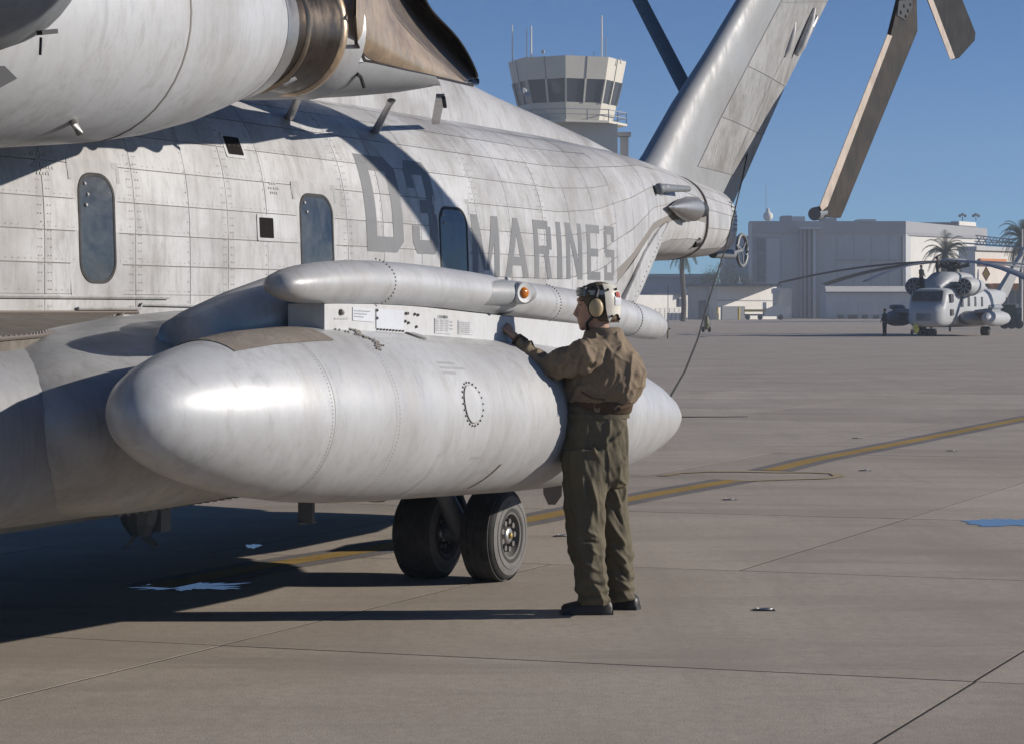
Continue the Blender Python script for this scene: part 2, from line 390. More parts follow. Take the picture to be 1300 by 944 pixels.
# rivets
mb = MB()
def rivet(s, z, r=.0055, off=.0072, n=5):
    q = hull_n(s, z, off); c = L(s, q, z)
    mb.add([c + U3 * (r * math.cos(2 * math.pi * k / n)) + Vector((0, 0, r * math.sin(2 * math.pi * k / n))) for k in range(n)], [tuple(range(n))])
def inwin(s, z): return z > 1.76 and z < 2.53 and any(a_ - .03 < s < b_ + .03 for a_, b_ in ((-.17, .18), (2.26, 2.70), (4.29, 4.76)))
for c in cols[:16]:
    dbl = c in (-.48, .95 - .57, 1.38, 2.9, 4.95, 6.2)
    for dx in ((-.03, .03, -.055, .055) if dbl else (-.022,)):
        z = 1.62
        while z < 3.12:
            if random.random() > .06 and not inwin(c + dx, z): rivet(c + dx, z, random.uniform(.0032, .0048))
            z += .046 if dbl else .06
for z in zr[1:8]:
    s = -1.7
    while s < 8.0:
        if random.random() > .15 and not inwin(s, z + .022): rivet(s, z + .022, random.uniform(.0026, .0036))
        s += .055
obj('rivets', mb, 'rivet', fus, kind='stuff')
def rrect(s0, s1, z0, z1, r, n=6):
    out = []
    for (cx, cz, t0) in ((s1 - r, z1 - r, 0), (s0 + r, z1 - r, 90), (s0 + r, z0 + r, 180), (s1 - r, z0 + r, 270)):
        for k in range(n + 1):
            t = R(t0 + 90 * k / n); out.append((cx + r * math.cos(t), cz + r * math.sin(t)))
    return out
def hull_plate(outer, off, thick=.004, inner=None, gy=1):
    """plate following the hull; if inner is given a ring"""
    mb = MB()
    def pt(q, o): return L(q[0], hull_n(q[0], q[1], o), q[1])
    n = len(outer)
    if inner:
        mb.add([pt(q, off) for q in outer] + [pt(q, off) for q in inner] + [pt(q, off - thick) for q in outer] + [pt(q, off - thick * 2.2) for q in inner],
               [f for i in range(n) for j in [(i + 1) % n] for f in ((i, j, n + j, n + i), (2 * n + i, 2 * n + j, j, i), (n + i, n + j, 3 * n + j, 3 * n + i))])
    else:
        q4 = n // 4; TRc, TL, BL, BR = outer[:q4], outer[q4:2 * q4], outer[2 * q4:3 * q4], outer[3 * q4:]
        rt_ = BR + TRc; lf_ = (TL + BL)[::-1]; m = len(rt_)
        mb.add([pt(q, off) for q in rt_] + [pt(q, off) for q in lf_], [(i, i + 1, m + i + 1, m + i) for i in range(m - 1)])
        mb.add([pt(q, off) for q in outer] + [pt(q, off - thick) for q in outer], [(i, (i + 1) % n, n + (i + 1) % n, n + i) for i in range(n)])
    return mb
for i, (s0, s1, lab) in enumerate(((-.17, .18, 'window nearest the nose, tall with rounded ends'), (2.26, 2.70, 'middle window, tall with rounded top'), (4.29, 4.76, 'aftmost window, between the 3 and the M'))):
    wn = obj('window', hull_plate(rrect(s0, s1, 1.84, 2.465, .13, 7), .0125, .006, rrect(s0 + .018, s1 - .018, 1.86, 2.445, .113, 7)), 'rubber', heli, 40, label=lab)
    obj('pane', hull_plate(rrect(s0 + .014, s1 - .014, 1.855, 2.45, .115, 7), .0095, .004), 'glass', wn, 40)
    obj('surround', hull_plate(rrect(s0 - .085, s1 + .085, 1.74, 2.56, .03, 4), .0085, .003, rrect(s0 - .003, s1 + .003, 1.84, 2.468, .13, 4)) if False else hull_plate(rrect(s0 - .075, s1 + .075, 1.75, 2.54, .05, 7), .0085, .003, rrect(s0 - .002, s1 + .002, 1.84, 2.467, .13, 7)), 'skin', wn, 40)
    for (a, b, c, d) in ((s0 - .07, s0 - .01, 2.50, 2.535), (s0 - .07, s0 - .04, 2.42, 2.50), (s1 + .01, s1 + .07, 2.50, 2.535), (s1 + .04, s1 + .07, 2.42, 2.50)):
        m2 = MB(); m2.add([L(x, hull_n(x, z, .0092), z) for x, z in ((a, c), (b, c), (b, d), (a, d))], [(0, 1, 2, 3)]); obj('corner_marking', m2, 'letter2', wn)
    for k in range(2 + (i == 0)):
        zz = 2.40 - .06 * k; m2 = MB(); m2.ball(L(s0 + .07 + .02 * (k % 2), hull_n(s0 + .07, zz, .012), zz), .011, 8, 5); obj('clip', m2, 'white', wn, 60)
for (x0, y0, x1, y1) in ((292, 172, 312, 198), (328, 276, 346, 303)):
    n_ = hull_n(1.6, 2.6 if y0 < 200 else 2.2); s0, z1 = sz(x0, y0, n_); s1, z0 = sz(x1, y1, n_)
    v = obj('vent', hull_plate(rrect(s0 - .025, s1 + .025, z0 - .02, z1 + .02, .012, 2), .010, .005, rrect(s0, s1, z0, z1, .008, 2)), 'skin', heli)
    obj('vent_opening', hull_plate(rrect(s0, s1, z0, z1, .008, 2), .0078, .002), 'hole', v)
# lettering
def stroke(mbx, q, off=.0068, tx=.22):
    # q: quad (s,z)*4 bl, br, tr, tl, subdivided to follow the hull
    n1 = max(1, int(abs(q[0][0] - q[1][0]) / tx) + 1); n2 = max(1, int(max(abs(q[0][1] - q[3][1]), abs(q[1][1] - q[2][1])) / .08) + 1); vs = []
    for i in range(n2 + 1):
        for j in range(n1 + 1):
            u, v = j / n1, i / n2
            s = lerp(lerp(q[0][0], q[1][0], u), lerp(q[3][0], q[2][0], u), v); z = lerp(lerp(q[0][1], q[1][1], u), lerp(q[3][1], q[2][1], u), v)
            vs.append(L(s, hull_n(s, z, off), z))
    n_ = n1 + 1; mbx.add(vs, [(i * n_ + j, i * n_ + j + 1, (i + 1) * n_ + j + 1, (i + 1) * n_ + j) for i in range(n2) for j in range(n1)])
G = {  # block stencil glyphs in a 1 x 1 cell
    'D': [((0, 0), (.28, 0), (.28, 1), (0, 1)), ((.28, 0), (.8, 0), (.8, .16), (.28, .16)), ((.28, .84), (.8, .84), (.8, 1), (.28, 1)), ((.72, .12), (1, .12), (1, .88), (.72, .88)), ((.72, 0), (.8, 0), (1, .12), (.72, .12)), ((.72, .88), (1, .88), (.8, 1), (.72, 1))],
    '3': [((.15, 0), (.85, 0), (.85, .15), (.15, .15)), ((0, .12), (.28, .12), (.28, .3), (0, .3)), ((.0, .12), (.15, 0), (.28, 0), (.28, .12)), ((.68, .1), (1, .1), (1, .44), (.68, .44)), ((.4, .44), (.9, .44), (.9, .58), (.4, .58)), ((.68, .58), (1, .58), (1, .9), (.68, .9)), ((.15, .85), (.85, .85), (.85, 1), (.15, 1)), ((0, .7), (.28, .7), (.28, .88), (0, .88)), ((0, .88), (.28, .88), (.28, 1), (.15, 1)), ((.85, .85), (1, .88), (1, .9), (.85, 1)), ((.85, .1), (.85, 0), (1, .1), (1, .12))],
    'M': [((0, 0), (.2, 0), (.2, 1), (0, 1)), ((.8, 0), (1, 0), (1, 1), (.8, 1)), ((.4, .1), (.5, .1), (.24, 1), (.0, 1)), ((.5, .1), (.6, .1), (1, 1), (.76, 1))],
    'A': [((0, 0), (.24, 0), (.6, 1), (.4, 1)), ((.76, 0), (1, 0), (.6, 1), (.4, 1)), ((.25, .2), (.75, .2), (.70, .35), (.30, .35))],
    'R': [((0, 0), (.26, 0), (.26, 1), (0, 1)), ((.26, .85), (.85, .85), (.85, 1), (.26, 1)), ((.72, .5), (1, .5), (1, .9), (.72, .9)), ((.26, .42), (.85, .42), (.85, .56), (.26, .56)), ((.74, 0), (1, 0), (.8, .45), (.52, .45))],
    'I': [((0, 0), (1, 0), (1, 1), (0, 1))],
    'N': [((0, 0), (.24, 0), (.24, 1), (0, 1)), ((.76, 0), (1, 0), (1, 1), (.76, 1)), ((.70, 0), (.98, 0), (.30, 1), (.02, 1))],
    'E': [((0, 0), (.28, 0), (.28, 1), (0, 1)), ((.28, 0), (1, 0), (1, .15), (.28, .15)), ((.28, .43), (.85, .43), (.85, .57), (.28, .57)), ((.28, .85), (1, .85), (1, 1), (.28, 1))],
    'S': [((0, .0), (.9, 0), (.9, .15), (0, .15)), ((.72, .1), (1, .1), (1, .5), (.72, .5)), ((.1, .43), (1, .43), (1, .57), (.1, .57)), ((0, .5), (.28, .5), (.28, .9), (0, .9)), ((.1, .85), (1, .85), (1, 1), (.1, 1)), ((0, 0), (.28, 0), (.28, .28), (0, .28)), ((.72, .72), (1, .72), (1, 1), (.72, 1))],
    'C': [((0, 0), (.28, 0), (.28, 1), (0, 1)), ((.28, 0), (1, 0), (1, .15), (.28, .15)), ((.28, .85), (1, .85), (1, 1), (.28, 1))],
    'U': [((0, 0), (.28, 0), (.28, 1), (0, 1)), ((.28, 0), (.72, 0), (.72, .15), (.28, .15)), ((.72, 0), (1, 0), (1, 1), (.72, 1))],
    'T': [((.38, 0), (.62, 0), (.62, .85), (.38, .85)), ((0, .85), (1, .85), (1, 1), (0, 1))],
    'O': [((0, 0), (.28, 0), (.28, 1), (0, 1)), ((.72, 0), (1, 0), (1, 1), (.72, 1)), ((.28, 0), (.72, 0), (.72, .15), (.28, .15)), ((.28, .85), (.72, .85), (.72, 1), (.28, 1))],
}
def glyph(ch, s0, s1, z0, z1, mat, off=.0064, parent=None, name='letter'):
    mbx = MB()
    for k, q in enumerate(G[ch]): stroke(mbx, [(lerp(s0, s1, a), lerp(z0, z1, b)) for a, b in q], off + k * .0001)
    return obj(name, mbx, mat, parent or heli)
glyph('D', 3.17, 3.72, 2.10, 2.785, 'letter'); glyph('3', 3.86, 4.27, 2.10, 2.785, 'letter')
lw = {'M': (4.84, 5.32), 'A': (5.42, 5.87), 'R': (5.98, 6.33), 'I': (6.44, 6.54), 'N': (6.63, 6.97), 'E': (7.08, 7.37), 'S': (7.47, 7.72)}
for ch, (a, b) in lw.items(): glyph(ch, a, b, 1.95 if ch != 'z' else 2, 2.425, 'letter')
mb = MB()
def fauxline(s0, z, w, h=.016, mbx=None):
    s = s0
    while s < s0 + w:
        k = random.uniform(.012, .022); stroke(mbx, [(s, z), (s + k, z), (s + k, z + h), (s, z + h)], .009); s += k + random.uniform(.006, .012)
for (s0, z, w) in ((-.55, 2.535, .16), (-.52, 2.50, .1), (-.56, 2.465, .19), (-.52, 2.43, .12), (1.92, 2.50, .08), (1.9, 2.47, .12), (1.92, 2.44, .09)): fauxline(s0, z, w, mbx=mb)
obj('stencil_marking', mb, 'faint', heli)
# drip ledge pipe along the floor line
mb = MB(); mb.tube([L(-1.7 + .4 * k, 1.285, 1.765) for k in range(7)], .012, 6); mb.tube([L(-.2, 1.29, 1.70), L(.4, 1.29, 1.70), L(.42, 1.29, 1.725), L(1.2, 1.29, 1.715)], .01, 6)
obj('floor_rail', mb, 'skin', heli, 40)
# top fairing (hump behind the rotor head)
def fairing(rows, n=20):
    rings = []
    for s, w, zt, zb in rows:
        rings.append([L(s, w * math.copysign(abs(math.cos(t)) ** .8, math.cos(t)), zb + (zt - zb) * max(0, math.sin(t)) ** .8) for t in [math.pi * k / n for k in range(n + 1)]])
    return MB().loft(rings)
hump = obj('spine_fairing', fairing([(-3, .75, 4.2, 3.0), (1.5, .75, 4.25, 3.0), (3.4, .72, 4.1, 3.0), (4.4, .66, 3.98, 3.0), (5.6, .6, 3.86, 3.0), (6.6, .52, 3.74, 3.0), (7.4, .46, 3.64, 3.0), (8.6, .40, 3.52, 3.05), (9.6, .34, 3.41, 3.1), (10.3, .28, 3.32, 3.1), (10.6, .2, 3.2, 3.1)]), 'skin', heli, 50)
# tail end section
mb = MB()
rings = []
for s, g in ((11.83, 0), (12.2, 0), (12.6, 0), (13.35, 0), (13.45, -.06)):
    r = []
    for k in range(32):
        a = -math.pi / 2 + math.pi * k / 32; _, n, z = hull_a(min(s, 13.35), a, g + .004); r.append(L(s, n, z))
    for k in range(32):
        a = math.pi / 2 - math.pi * k / 32; _, n, z = hull_a(min(s, 13.35), a, g + .004); r.append(L(s, -n, z))
    rings.append(r)
tailend = obj('tail_section', mb.loft(rings), 'under', heli, 40)
for c0, c1 in ((11.84, 12.35), (12.35, 12.85), (12.85, 13.34)):
    for a0, a1 in zip([R(-85), R(-40), R(-8), R(6), R(22), R(40), R(62)], [R(-40), R(-8), R(6), R(22), R(40), R(62), R(90)]):
        obj('skin_panel', panel(c0, c1, a0, a1, .009, .003), 'skin', tailend, 40)
mb = MB()
for k in range(7): mb.bar(L(13.12, hull_n(13.1, 2.9 - .05 * k, .010), 2.9 - .05 * k), L(13.32, hull_n(13.3, 2.9 - .05 * k, .010), 2.9 - .05 * k), .014, .01)
obj('vent_louvre', mb, 'dgray', tailend)
# lower wedge strake closing the side skin
mb = MB(); rw = []
for py_, xl in ((283, 849), (290, 840), (300, 832), (320, 818), (345, 806), (370, 795), (395, 784), (415, 778), (440, 770)):
    xe = lerp(853, 790, (py_ - 283) / 129); r = []
    for k in range(8):
        x = lerp(xl, xe, k / 7); s, z = sz(x, py_, 1.2); W = tab(HT, s)[0]; s, z = sz(x, py_, W); r.append(L(s, hull_n(s, max(z, tab(HT, s)[3]), .010), z))
    rw.append(r)
mb.loft(rw, False); sidep = obj('ramp_side_panel', mb, 'skin', heli, 40); sd = sidep.modifiers.new('t', 'SOLIDIFY'); sd.thickness = .03; sd.offset = 0
mb = MB(); mb.tube([r[-1] for r in rw], .016, 6); obj('ramp_edge', mb, 'skin', sidep, 50)
m2 = MB()
for r0, r1 in zip(rw, rw[1:]):
    for f in (0, .25, .5, .75):
        p = r0[-3].lerp(r1[-3], f); m2.ball(p + N3 * .016, .007, 5, 4)
obj('rivets', m2, 'rivet', sidep, kind='stuff')
# pipe and conical fairing at the tail root
mb = MB(); a = L(*((sz(834, 238, 1.0)[0]), 1.0, sz(834, 238, 1.0)[1]))
mb.tube([LP(838, 252, .98), LP(835, 244, 1.05), LP(837, 239, 1.1), LP(846, 238, 1.12)], .035, 8); mb.tube([LP(837, 239, 1.12), LP(874, 240, 1.05)], [.045, .03], 10); mb.ball(LP(837, 240, 1.12), .055, 10, 6)
obj('drain_pipe', mb, 'dgray', heli, 40)
mb = MB(); c0 = LP(849, 263, 1.12); c1 = LP(885, 266, .95); dn = (c1 - c0)
rings = []
for t, r in ((0, .004), (.15, .03), (.4, .085), (.65, .12), (.85, .125), (.9, .10), (1, .085), (1.18, .08)):
    p = c0.lerp(c1, t); rings.append([p + N3 * (r * math.cos(q)) + Vector((0, 0, r * math.sin(q))) for q in [2 * math.pi * k / 18 for k in range(18)]])
mb.loft(rings[:5]); obj('cone_fairing', mb, 'steel', heli, 40)
mb = MB(); mb.loft(rings[5:]); obj('sensor_lens', mb, 'black', heli, 40)
mb = MB(); mb.loft([[LP(854, 266, .95), LP(880, 276, .9), LP(880, 266, .7), LP(854, 262, .75)], [LP(856, 286, .92), LP(862, 285, .9), LP(862, 285, .8), LP(856, 286, .8)]]); obj('cone_bracket', mb, 'gray', heli)
# tail pylon (canted to port), airfoil sections
def airfoil(le, te, th, up=None, n=14, sq=.35):
    le = Vector(le); te = Vector(te); ch = te - le; t_ = Vector(up).normalized() if up is not None else N3
    top = []; bot = []
    for k in range(n + 1):
        x = .5 * (1 - math.cos(math.pi * k / n)); y = th * (1.48 * math.sqrt(x) - .63 * x - 1.76 * x * x + 1.42 * x ** 3 - .51 * x ** 4) * 2
        if x > sq: y = max(y, th * .12)
        top.append(le + ch * x + t_ * y); bot.append(le + ch * x - t_ * y)
    return top + bot[::-1][1:-1]
pb = [airfoil(L(11.3, .1, 3.05), L(13.15, .1, 2.75), .27), airfoil(L(11.9, .14, 3.42), L(13.72, .14, 3.12), .25), airfoil(L(13.0, .45, 4.35), L(14.5, .45, 4.3), .2), airfoil(L(14.15, .9, 5.55), L(15.45, .9, 5.55), .17), airfoil(L(15.1, 1.15, 6.3), L(16.2, 1.15, 6.4), .14)]
# refine from picture points: leading / trailing edges on the cant plane
def cant(z): return max(0, (z - 3.2)) * .22
def LPc(px, py):
    n = 0.1
    for _ in range(12):
        s, z = sz(px, py, n); n = .1 + cant(z)
    return L(s, n, z)
def pylon_ring(l, t, th): return airfoil(LPc(*l), LPc(*t), th, N3 + Vector((0, 0, -.22)))
st = [((805, 226), (926, 262), .24), ((824, 198), (942, 226), .235), ((860, 132), (966, 172), .215), ((900, 68), (994, 110), .19), ((940, 0), (1048, 2), .17), ((975, -60), (1080, -60), .16), ((1010, -110), (1110, -115), .14)]
mb = MB(); mb.loft([pylon_ring(*q) for q in st]); pyl = obj('tail_pylon', mb, 'gray', heli, 50)
for i, (a, b) in enumerate(zip(st[1:], st[2:6])):   # riveted skin panels on the flat of the pylon
    ra, rb = pylon_ring(*a), pylon_ring(*b); nn = (N3 + Vector((0, 0, -.22))).normalized()
    for j0, j1 in ((5, 9), (9, 14)):
        for h0, h1 in ((0.008, .992),):
            m2 = MB(); g_ = []
            for h in (h0, h1):
                g_.append([(ra[j].lerp(rb[j], h)) for j in range(j0, j1 + 1)])
            for r in g_:
                d = (r[-1] - r[0]).normalized() * .006; r[0] = r[0] + d; r[-1] = r[-1] - d
            q = [[p - nn * .004 for p in g_[0]]] + [[p + nn * .007 for p in g_[0]], [p + nn * .007 for p in g_[1]]] + [[p - nn * .004 for p in g_[1]]]
            m2.loft(q, False); obj('skin_panel', m2, 'pylon', pyl, 40)
# two stiffener blisters near the top of the pylon
for (p0, p1, r) in (((985, 72), (999, 22), .05), ((1001, 70), (1024, 12), .06)):
    m2 = MB(); a, b = LPc(*p0), LPc(*p1); nn = N3 * .10; m2.tube([a + nn, a.lerp(b, .15) + nn * 1.2, a.lerp(b, .6) + nn * 1.2, b + nn], [(.035, .03), (r, .05), (r, .05), (.02, .02)], 10); obj('blister', m2, 'skin', pyl, 60)
mb = MB(); mb.tube([LPc(1031, 22) + N3 * .05, LPc(1023, 34) + N3 * .08, LPc(1018, 46) + N3 * .05], .03, 8); obj('pylon_latch', mb, 'steel', pyl, 60)
# bracing strut of the starboard stabiliser
def LPn(px, py, n): return LP(px, py, n)
mb = MB(); mb.tube([LPn(880, 132, -.1), LPn(811, -2, -1.6), LPn(786, -52, -2.2)], [(.10, .045)] * 3, 12); obj('stabiliser_strut', mb, 'dgray', heli, 60)
mb = MB(); mb.loft([airfoil(LPn(990, -75, -.1), LPn(1085, -75, -.1), .09, (0, 0, 1)), airfoil(L(15.2, -3.6, 6.5), L(16.0, -3.6, 6.5), .05, (0, 0, 1))]); obj('stabiliser', mb, 'gray', heli, 50)
# tail rotor: hub above the frame, four blades
tr_c = LPc(1150, -85) + N3 * .55
def blade(a, b, ch0, ch1, flatdir, mat_top='gray', th=.022, name='tail_rotor_blade', tipcut=.4):
    a = Vector(a); b = Vector(b); ax = (b - a).normalized(); rings = []
    for t in (0, .12, .2, .5, .9, 1):
        p = a.lerp(b, t); fd = Vector(flatdir[0]).lerp(Vector(flatdir[1]), t); fd = (fd - ax * fd.dot(ax)).normalized(); nn = ax.cross(fd).normalized()
        c = lerp(ch0, ch1, min(1, t / .2)); rings.append([p - fd * c * .5 + ax * (0 if t < 1 else tipcut * .0), p - fd * c * .22 + nn * th, p + fd * c * .15 + nn * th * .8, p + fd * c * .5, p + fd * c * .15 - nn * th * .8, p - fd * c * .22 - nn * th])
    return MB().loft(rings)
tr = obj('tail_rotor_hub', MB().tube([tr_c - N3 * .4, tr_c + N3 * .12], [.12, .16], 14), 'dgray', heli, 40)
def LPh(px, py, n): s, z = sz(px, py, n); return L(s, n, z)
nn_ = 1.35
bladeA0 = LPh(1154, -60, nn_); bladeA1 = LPh(1056, 280, nn_)
M['blade'] = worn('blade_paint', (.045, .042, .040), (.10, .08, .062), .7, .6, 0, 3, .1)  # base darkened in place of a face pitched away from the sun
for q in ('blade',): M[q].node_tree.nodes['Principled BSDF'].inputs['Specular IOR Level'].default_value = .08
M['blade_edge'] = worn('blade_edge', (.62, .5, .38), (.3, .22, .16), .6, .4, .3, 4)
M['blade_dark'] = worn('blade_paint_dark', (.028, .027, .027), (.07, .066, .06), .6, .6, 0, 4); M['blade_dark'].node_tree.nodes['Principled BSDF'].inputs['Specular IOR Level'].default_value = .08
def flat_blade(pts, nthick, mat, th=.05):
    m2 = MB(); m2.prism(pts, N3 * th); return obj('tail_rotor_blade', m2, mat, tr)
bA = flat_blade([LPh(1137, 0, nn_), LPh(1126, 44, nn_), LPh(1040, 262, nn_), LPh(1039, 270, nn_), LPh(1043, 276, nn_), LPh(1062, 277, nn_), LPh(1066, 268, nn_), LPh(1160, 40, nn_), LPh(1159, 0, nn_), LPh(1163, -80, nn_), LPh(1140, -80, nn_)], 0, 'blade')
m2 = MB(); e0 = [LPh(1126, 44, nn_ + .055), LPh(1040, 262, nn_ + .055), LPh(1043, 268, nn_ + .055), LPh(1050, 262, nn_ + .055), LPh(1132, 46, nn_ + .055)]
m2.prism(e0, N3 * .008); obj('blade_abrasion_strip', m2, 'blade_edge', bA)
m2 = MB(); m2.tube([LPh(1043, 270, nn_ - .02), LPh(1034, 272, nn_ - .02)], .075, 14); obj('blade_tip_cap', m2, 'dgray', bA, 40)
m2 = MB()
for q in ((1147, 8), (1152, 14), (1143, 16), (1149, 21), (1155, 6)): m2.ball(LPh(q[0], q[1], nn_ + .06), .025, 8, 5)
m2.prism([LPh(1140, 2, nn_ + .05), LPh(1138, 20, nn_ + .05), LPh(1148, 26, nn_ + .05), LPh(1157, 10, nn_ + .05), LPh(1157, 0, nn_ + .05)], N3 * .012)
obj('blade_cuff', m2, 'black', bA)
bB = flat_blade([LPh(1165, -30, nn_), LPh(1206, 76, nn_), LPh(1213, 74, nn_), LPh(1233, 52, nn_), LPh(1234, 42, nn_), LPh(1205, -30, nn_)], 0, 'blade_dark')
m2 = MB(); m2.prism([LPh(1166, -30, nn_ + .055), LPh(1206, 76, nn_ + .055), LPh(1212, 74, nn_ + .055), LPh(1173, -30, nn_ + .055)], N3 * .006); obj('blade_abrasion_strip', m2, 'blade_edge', bB)
flat_blade([LPh(1150, -120, nn_), LPh(1240, -420, nn_), LPh(1265, -415, nn_), LPh(1175, -115, nn_)], 0, 'blade'); flat_blade([LPh(1130, -110, nn_), LPh(1040, -170, nn_), LPh(1050, -205, nn_), LPh(1140, -140, nn_)], 0, 'blade')
# tail skid / bumper ring at the tail end
mb = MB(); c = LP(942, 318, .2)
rg = [c + U3 * (.20 * math.cos(t) * 1.0) * .9 + Vector((0, 0, .185 * math.sin(t))) - N3 * 0 for t in [2 * math.pi * k / 20 for k in range(21)]]
mb.tube(rg, .022, 8)
for k in range(3): mb.bar(c, rg[2 + 7 * k], .012, .02)
mb.tube([LP(905, 322, .3), LP(930, 323, .25)], .055, 10); mb.tube([LP(928, 322, .25), c], .02, 8)
obj('tail_bumper', mb, 'dgray', heli, 40)
mb = MB(); mb.tube([LP(887, 307, .66), LP(880, 309, .63)], .05, 10); obj('tail_latch', mb, 'black', heli, 40)
# ---- engine nacelle (port) with exhaust
def ring_s(s, n, z, r, m=36, ry=None, t0=0, t1=360):
    return [L(s, n + r * math.cos(t), z + (ry or r) * math.sin(t)) for t in [R(lerp(t0, t1, k / m)) for k in range(m)]]
def nac(rows, m=44): return MB().loft([ring_s(*r, m) for r in rows])
EN = 2.0
ax = lambda s: 3.17 + .085 * (s + 1)
rows = [(-4.5, EN, ax(-3.0), .55), (-3.6, EN, ax(-2.6), .64), (-2.6, EN, ax(-2), .665), (-1.8, EN, ax(-1.6), .655), (-1.10, EN, ax(-1.10), .625)]
nc = obj('engine_nacelle', nac(rows), 'tank', heli, 40)
obj('rear_cowl', nac([(-1.09, EN, ax(-1.1), .624), (-.75, EN, ax(-.75), .60), (-.35, EN, ax(-.35), .545), (-.05, EN, ax(-.05), .48), (.16, EN, ax(.16), .43)]), 'tank', nc, 40)
obj('cowl_ring', nac([(.165, EN, ax(.17), .431), (.33, EN, ax(.33), .402), (.345, EN, ax(.33), .39)]), 'steel', nc, 40)
obj('seam_gap', nac([(-1.102, EN, ax(-1.1), .6275), (-1.09, EN, ax(-1.1), .6275)]), 'under', nc, 40)
ex = obj('exhaust_pipe', nac([(.33, EN, ax(.33), .37), (.42, EN, ax(.42), .352), (.50, EN, ax(.5), .352)]), 'burnt', heli, 40)
obj('pipe_band', nac([(.50, EN, ax(.5), .36), (.515, EN, ax(.5), .372), (.53, EN, ax(.5), .36)]), 'bronze', ex, 60)
obj('pipe_duct', nac([(.53, EN, ax(.5), .354), (.7, EN, ax(.7), .362), (.86, EN, ax(.86), .372)]), 'burnt', ex, 40)
obj('pipe_lip', nac([(.86, EN, ax(.86), .373), (.885, EN, ax(.88), .388), (.91, EN, ax(.9), .388), (.925, EN, ax(.9), .37)]), 'bronze', ex, 60)
# exhaust deflector: curved near panel and far inner wall, open to the outboard side
def sheet(name, rows, mat, parent, th=.012, sub=3):
    mb = MB(); mb.loft([[LP(x, y, n) for x, y, n in r] for r in rows], False)
    o = obj(name, mb, mat, parent, 80); md = o.modifiers.new('sub', 'SUBSURF'); md.levels = md.render_levels = sub; sd = o.modifiers.new('th', 'SOLIDIFY'); sd.thickness = th
    return o
defl = sheet('exhaust_deflector', [[(463, 77, 2.22), (452, 55, 2.36), (450, 20, 2.42), (452, -30, 2.36), (462, -70, 2.25)], [(500, 86, 2.2), (482, 60, 2.30), (474, 30, 2.33), (474, -5, 2.28), (480, -40, 2.2)], [(540, 95, 2.14), (523, 76, 2.2), (510, 58, 2.2), (500, 38, 2.15), (494, 20, 2.1)], [(570, 102, 2.06), (564, 93, 2.09), (558, 85, 2.09), (553, 77, 2.06), (550, 72, 2.04)], [(594, 108, 2.0), (593, 107, 2.0), (592, 106, 2.0), (591, 105, 2.0), (590, 104, 2.0)]], 'bronze', heli)
sheet('deflector_wall', [[(474, -40, 2.02), (490, -52, 1.7), (505, -52, 1.62), (520, -45, 1.7), (530, -30, 1.85)], [(486, 5, 2.0), (503, -8, 1.66), (520, -10, 1.6), (534, -2, 1.68), (545, 14, 1.85)], [(518, 45, 1.98), (535, 34, 1.66), (552, 28, 1.6), (565, 28, 1.68), (577, 39, 1.84)], [(552, 76, 1.97), (565, 68, 1.72), (578, 62, 1.68), (588, 60, 1.72), (597, 70, 1.86)], [(590, 106, 1.96), (596, 104, 1.85), (602, 102, 1.82), (606, 99, 1.84), (609, 98, 1.88)]], 'bronze_dark', defl, .014)
sheet('deflector_tip', [[(590, 106, 1.96), (602, 102, 1.82), (609, 98, 1.88)], [(600, 109, 1.93), (605, 108.5, 1.86), (609, 108, 1.88)]], 'burnt', defl, .014, 2)
mb = MB(); mb.tube([LP(*q) for q in ((463, 77, 2.23), (452, 55, 2.37), (450, 20, 2.43), (452, -30, 2.37))], .011, 8); mb.tube([LP(*q) for q in ((463, 77, 2.22), (500, 86, 2.2), (540, 95, 2.14), (570, 102, 2.06), (600, 109, 1.98))], .009, 8); obj('deflector_edge', mb, 'burnt', defl, 60)
# collar between pipe and deflector
mb = MB(); mb.loft([ring_s(.88, EN - .03, ax(1), .33), ring_s(1.16, EN - .03, ax(1.1), .40)]); obj('exhaust_collar', mb, 'tank', heli, 60)
# lower support fairing
def fring(s, n0, n1, zt, zb):
    c = (n0 + n1) / 2; w_ = (n1 - n0) / 2; q = []
    for k in range(20):
        t = 2 * math.pi * k / 20; q.append(L(s, c + w_ * math.copysign(abs(math.cos(t)) ** .6, math.cos(t)), (zt + zb) / 2 + (zt - zb) / 2 * math.copysign(abs(math.sin(t)) ** .7, math.sin(t))))
    return q
mb = MB(); rr_ = []
for x, yt, yb in ((366, 100, 122), (380, 93, 128), (420, 88, 131), (462, 79, 130.5), (510, 90, 128), (550, 98, 124.5), (575, 104, 120), (590, 107.5, 113)):
    s, zt_ = sz(x, yt, 2.2); _, zb_ = sz(x, yb, 2.0); k = min(1, (594 - x) / 40)
    rr_.append([L(s, 2.0 + .22 * k, zt_), L(s, 2.0 + .20 * k, lerp(zt_, zb_, .3)), L(s, 1.98 + .12 * k, lerp(zt_, zb_, .7)), L(s, 1.95, lerp(zt_, zb_, .95)), L(s, 1.85, zb_), L(s, 1.62, zb_), L(s, 1.55, lerp(zt_, zb_, .7)), L(s, 1.5, zt_)])
mb.loft(rr_)
sf = obj('exhaust_fairing', mb, 'gray', heli, 50)
for a, b in (((388, 106), (367, 150)), ((497, 128), (476, 168))):
    m2 = MB(); m2.tube([LP(*a, 1.75), LP(a[0] * .85 + b[0] * .15, a[1] * .85 + b[1] * .15, 1.7), LP(*b, 1.02)], [(.03, .018), (.022, .014), (.034, .02)], 10); obj('strut', m2, 'steel', heli, 50)
m2 = MB(); m2.bar(LP(559, 122, 1.7), LP(553, 156, 1.0), .06, .03); obj('strut', m2, 'steel', heli)
